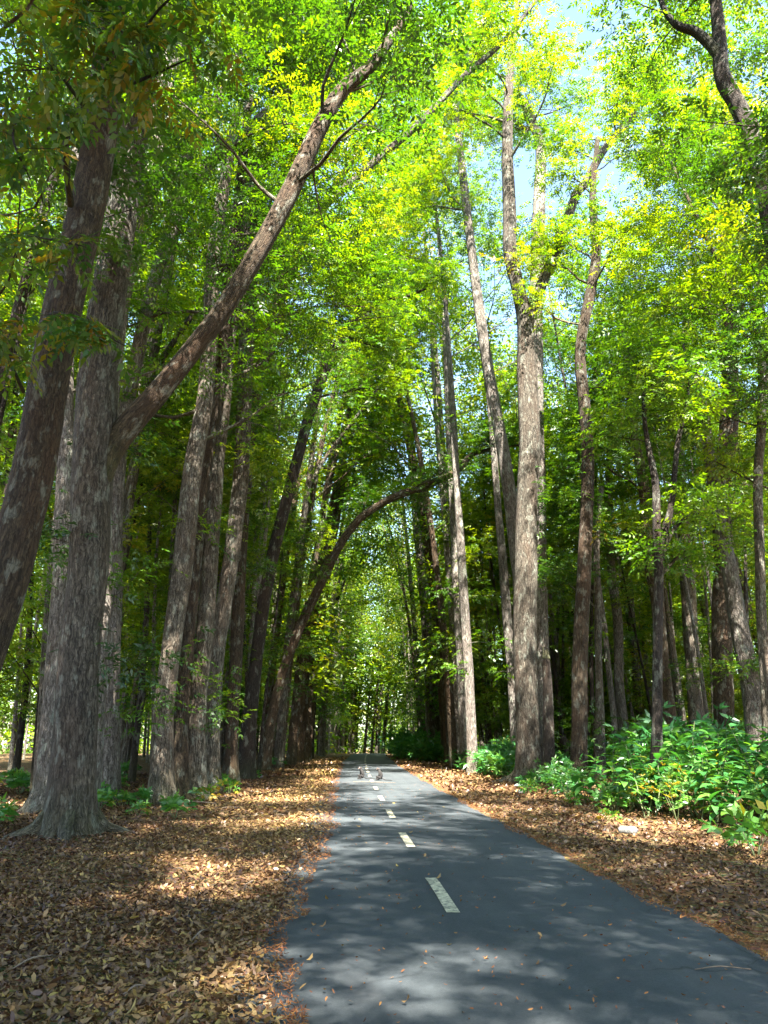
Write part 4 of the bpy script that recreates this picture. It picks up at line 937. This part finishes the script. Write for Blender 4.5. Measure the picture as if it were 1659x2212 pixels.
stick([(2.55, 6.0, .04, .004), (2.75, 6.03, .05, .006), (2.95, 5.98, .04, .003)], 'dark short twig on the near right asphalt')
stick([(8.8, 13.0, .06, .02), (8.2, 13.3, .1, .025), (7.6, 13.2, .06, .012)], 'dark fallen stick on the litter under the right shrubs')

for k in range(26):
    lf = k % 3 != 0; y = rs.uniform(5.5, 22); x = (left_edge(y)-rs.uniform(.2, 4.5)) if lf else (right_edge(y)+rs.uniform(.2, 3.5)); a = rs.uniform(0, 3.14); l = rs.uniform(.15, .5)
    stick([(x, y, .06, .004), (x+l*.5*math.cos(a)+rs.gauss(0, .03), y+l*.5*math.sin(a), .08, .007), (x+l*math.cos(a), y+l*math.sin(a), .05, .003)], f'short dry twig lying on the leaf litter {"left" if lf else "right"} of the road')

# ---------------------------------------------------------------- two monkeys sitting on the road
def monkey(loc, rz, label, look):
    root = tag(empty('macaque', loc, rz), label, 'monkey', 'monkeys sitting on the road'); root.scale = (1.12,)*3
    J = {  # joint: (x forward, y left, z up, radius)
     'pelvis': (-.02, 0, .085, .075), 'belly': (-.01, 0, .17, .082), 'chest': (.035, 0, .265, .075), 'neck': (.065, 0, .335, .042), 'head': (.085, 0, .385, .058), 'brow': (.105, 0, .405, .046), 'snout': (.150, 0, .378, .026)}
    E = [('pelvis', 'belly'), ('belly', 'chest'), ('chest', 'neck'), ('neck', 'head'), ('head', 'brow'), ('head', 'snout')]
    for s, n in ((1, 'a'), (-1, 'b')):
        J.update({'sh'+n: (.045, .07*s, .285, .036), 'el'+n: (.045, .098*s, .185, .024), 'wr'+n: (.125, .06*s, .09, .017), 'ha'+n: (.160, .05*s, .062, .014),
                  'hp'+n: (.0, .06*s, .085, .055), 'kn'+n: (.15, .095*s, .15, .036), 'an'+n: (.085, .085*s, .028, .022), 'to'+n: (.185, .085*s, .016, .014)})
        E += [('chest', 'sh'+n), ('sh'+n, 'el'+n), ('el'+n, 'wr'+n), ('wr'+n, 'ha'+n), ('pelvis', 'hp'+n), ('hp'+n, 'kn'+n), ('kn'+n, 'an'+n), ('an'+n, 'to'+n)]
    names = list(J); me = bpy.data.meshes.new('body'); me.from_pydata([J[k][:3] for k in names], [(names.index(a), names.index(b)) for a, b in E], [])
    me.materials.append(M_FUR)
    o = link('body', me, root); mod = o.modifiers.new('skin', 'SKIN')
    for i, k in enumerate(names): me.skin_vertices[0].data[i].radius = (J[k][3],)*2; me.skin_vertices[0].data[i].use_root = (k == 'pelvis')
    sb = o.modifiers.new('sub', 'SUBSURF'); sb.levels = 2; sb.render_levels = 2
    tm = MB(); tube(tm, resample(np.array([(-.06, 0, .06, .018), (-.16, .01, .02, .014), (-.30, .05, .016, .011), (-.42, .14, .016, .009), (-.50, .26, .014, .006)]), 4), 7, R, 0)
    t_ = link('tail', tm.mesh('tail', M_FUR, True), root)
    def blob(name, loc, sc, mat):
        bm = bmesh.new(); bmesh.ops.create_uvsphere(bm, u_segments=10, v_segments=7, radius=1)
        for v in bm.verts: v.co = Vector((v.co.x*sc[0], v.co.y*sc[1]*(1-.15*v.co.z), v.co.z*sc[2]))
        me = bpy.data.meshes.new(name); bm.to_mesh(me); bm.free(); me.materials.append(mat); me.polygons.foreach_set('use_smooth', [True]*len(me.polygons))
        b = link(name, me, root); b.location = loc; return b
    blob('face', (.118, 0, .385), (.042, .040, .046), M_SKIN); blob('muzzle', (.158, 0, .371), (.024, .022, .017), M_SKIN)
    for s in (1, -1): blob('ear', (.075, .058*s, .395), (.016, .010, .020), M_SKIN); blob('eye', (.154, .016*s, .397), (.006, .006, .006), M_EYE)
monkey((1.045, 33.5, .036), math.radians(197), 'left one of two grey monkeys, sitting upright on the road by the centre line', 0)
monkey((1.75, 32.5, .036), math.radians(160), 'right one of two monkeys, sitting hunched on the road facing the other', 1)
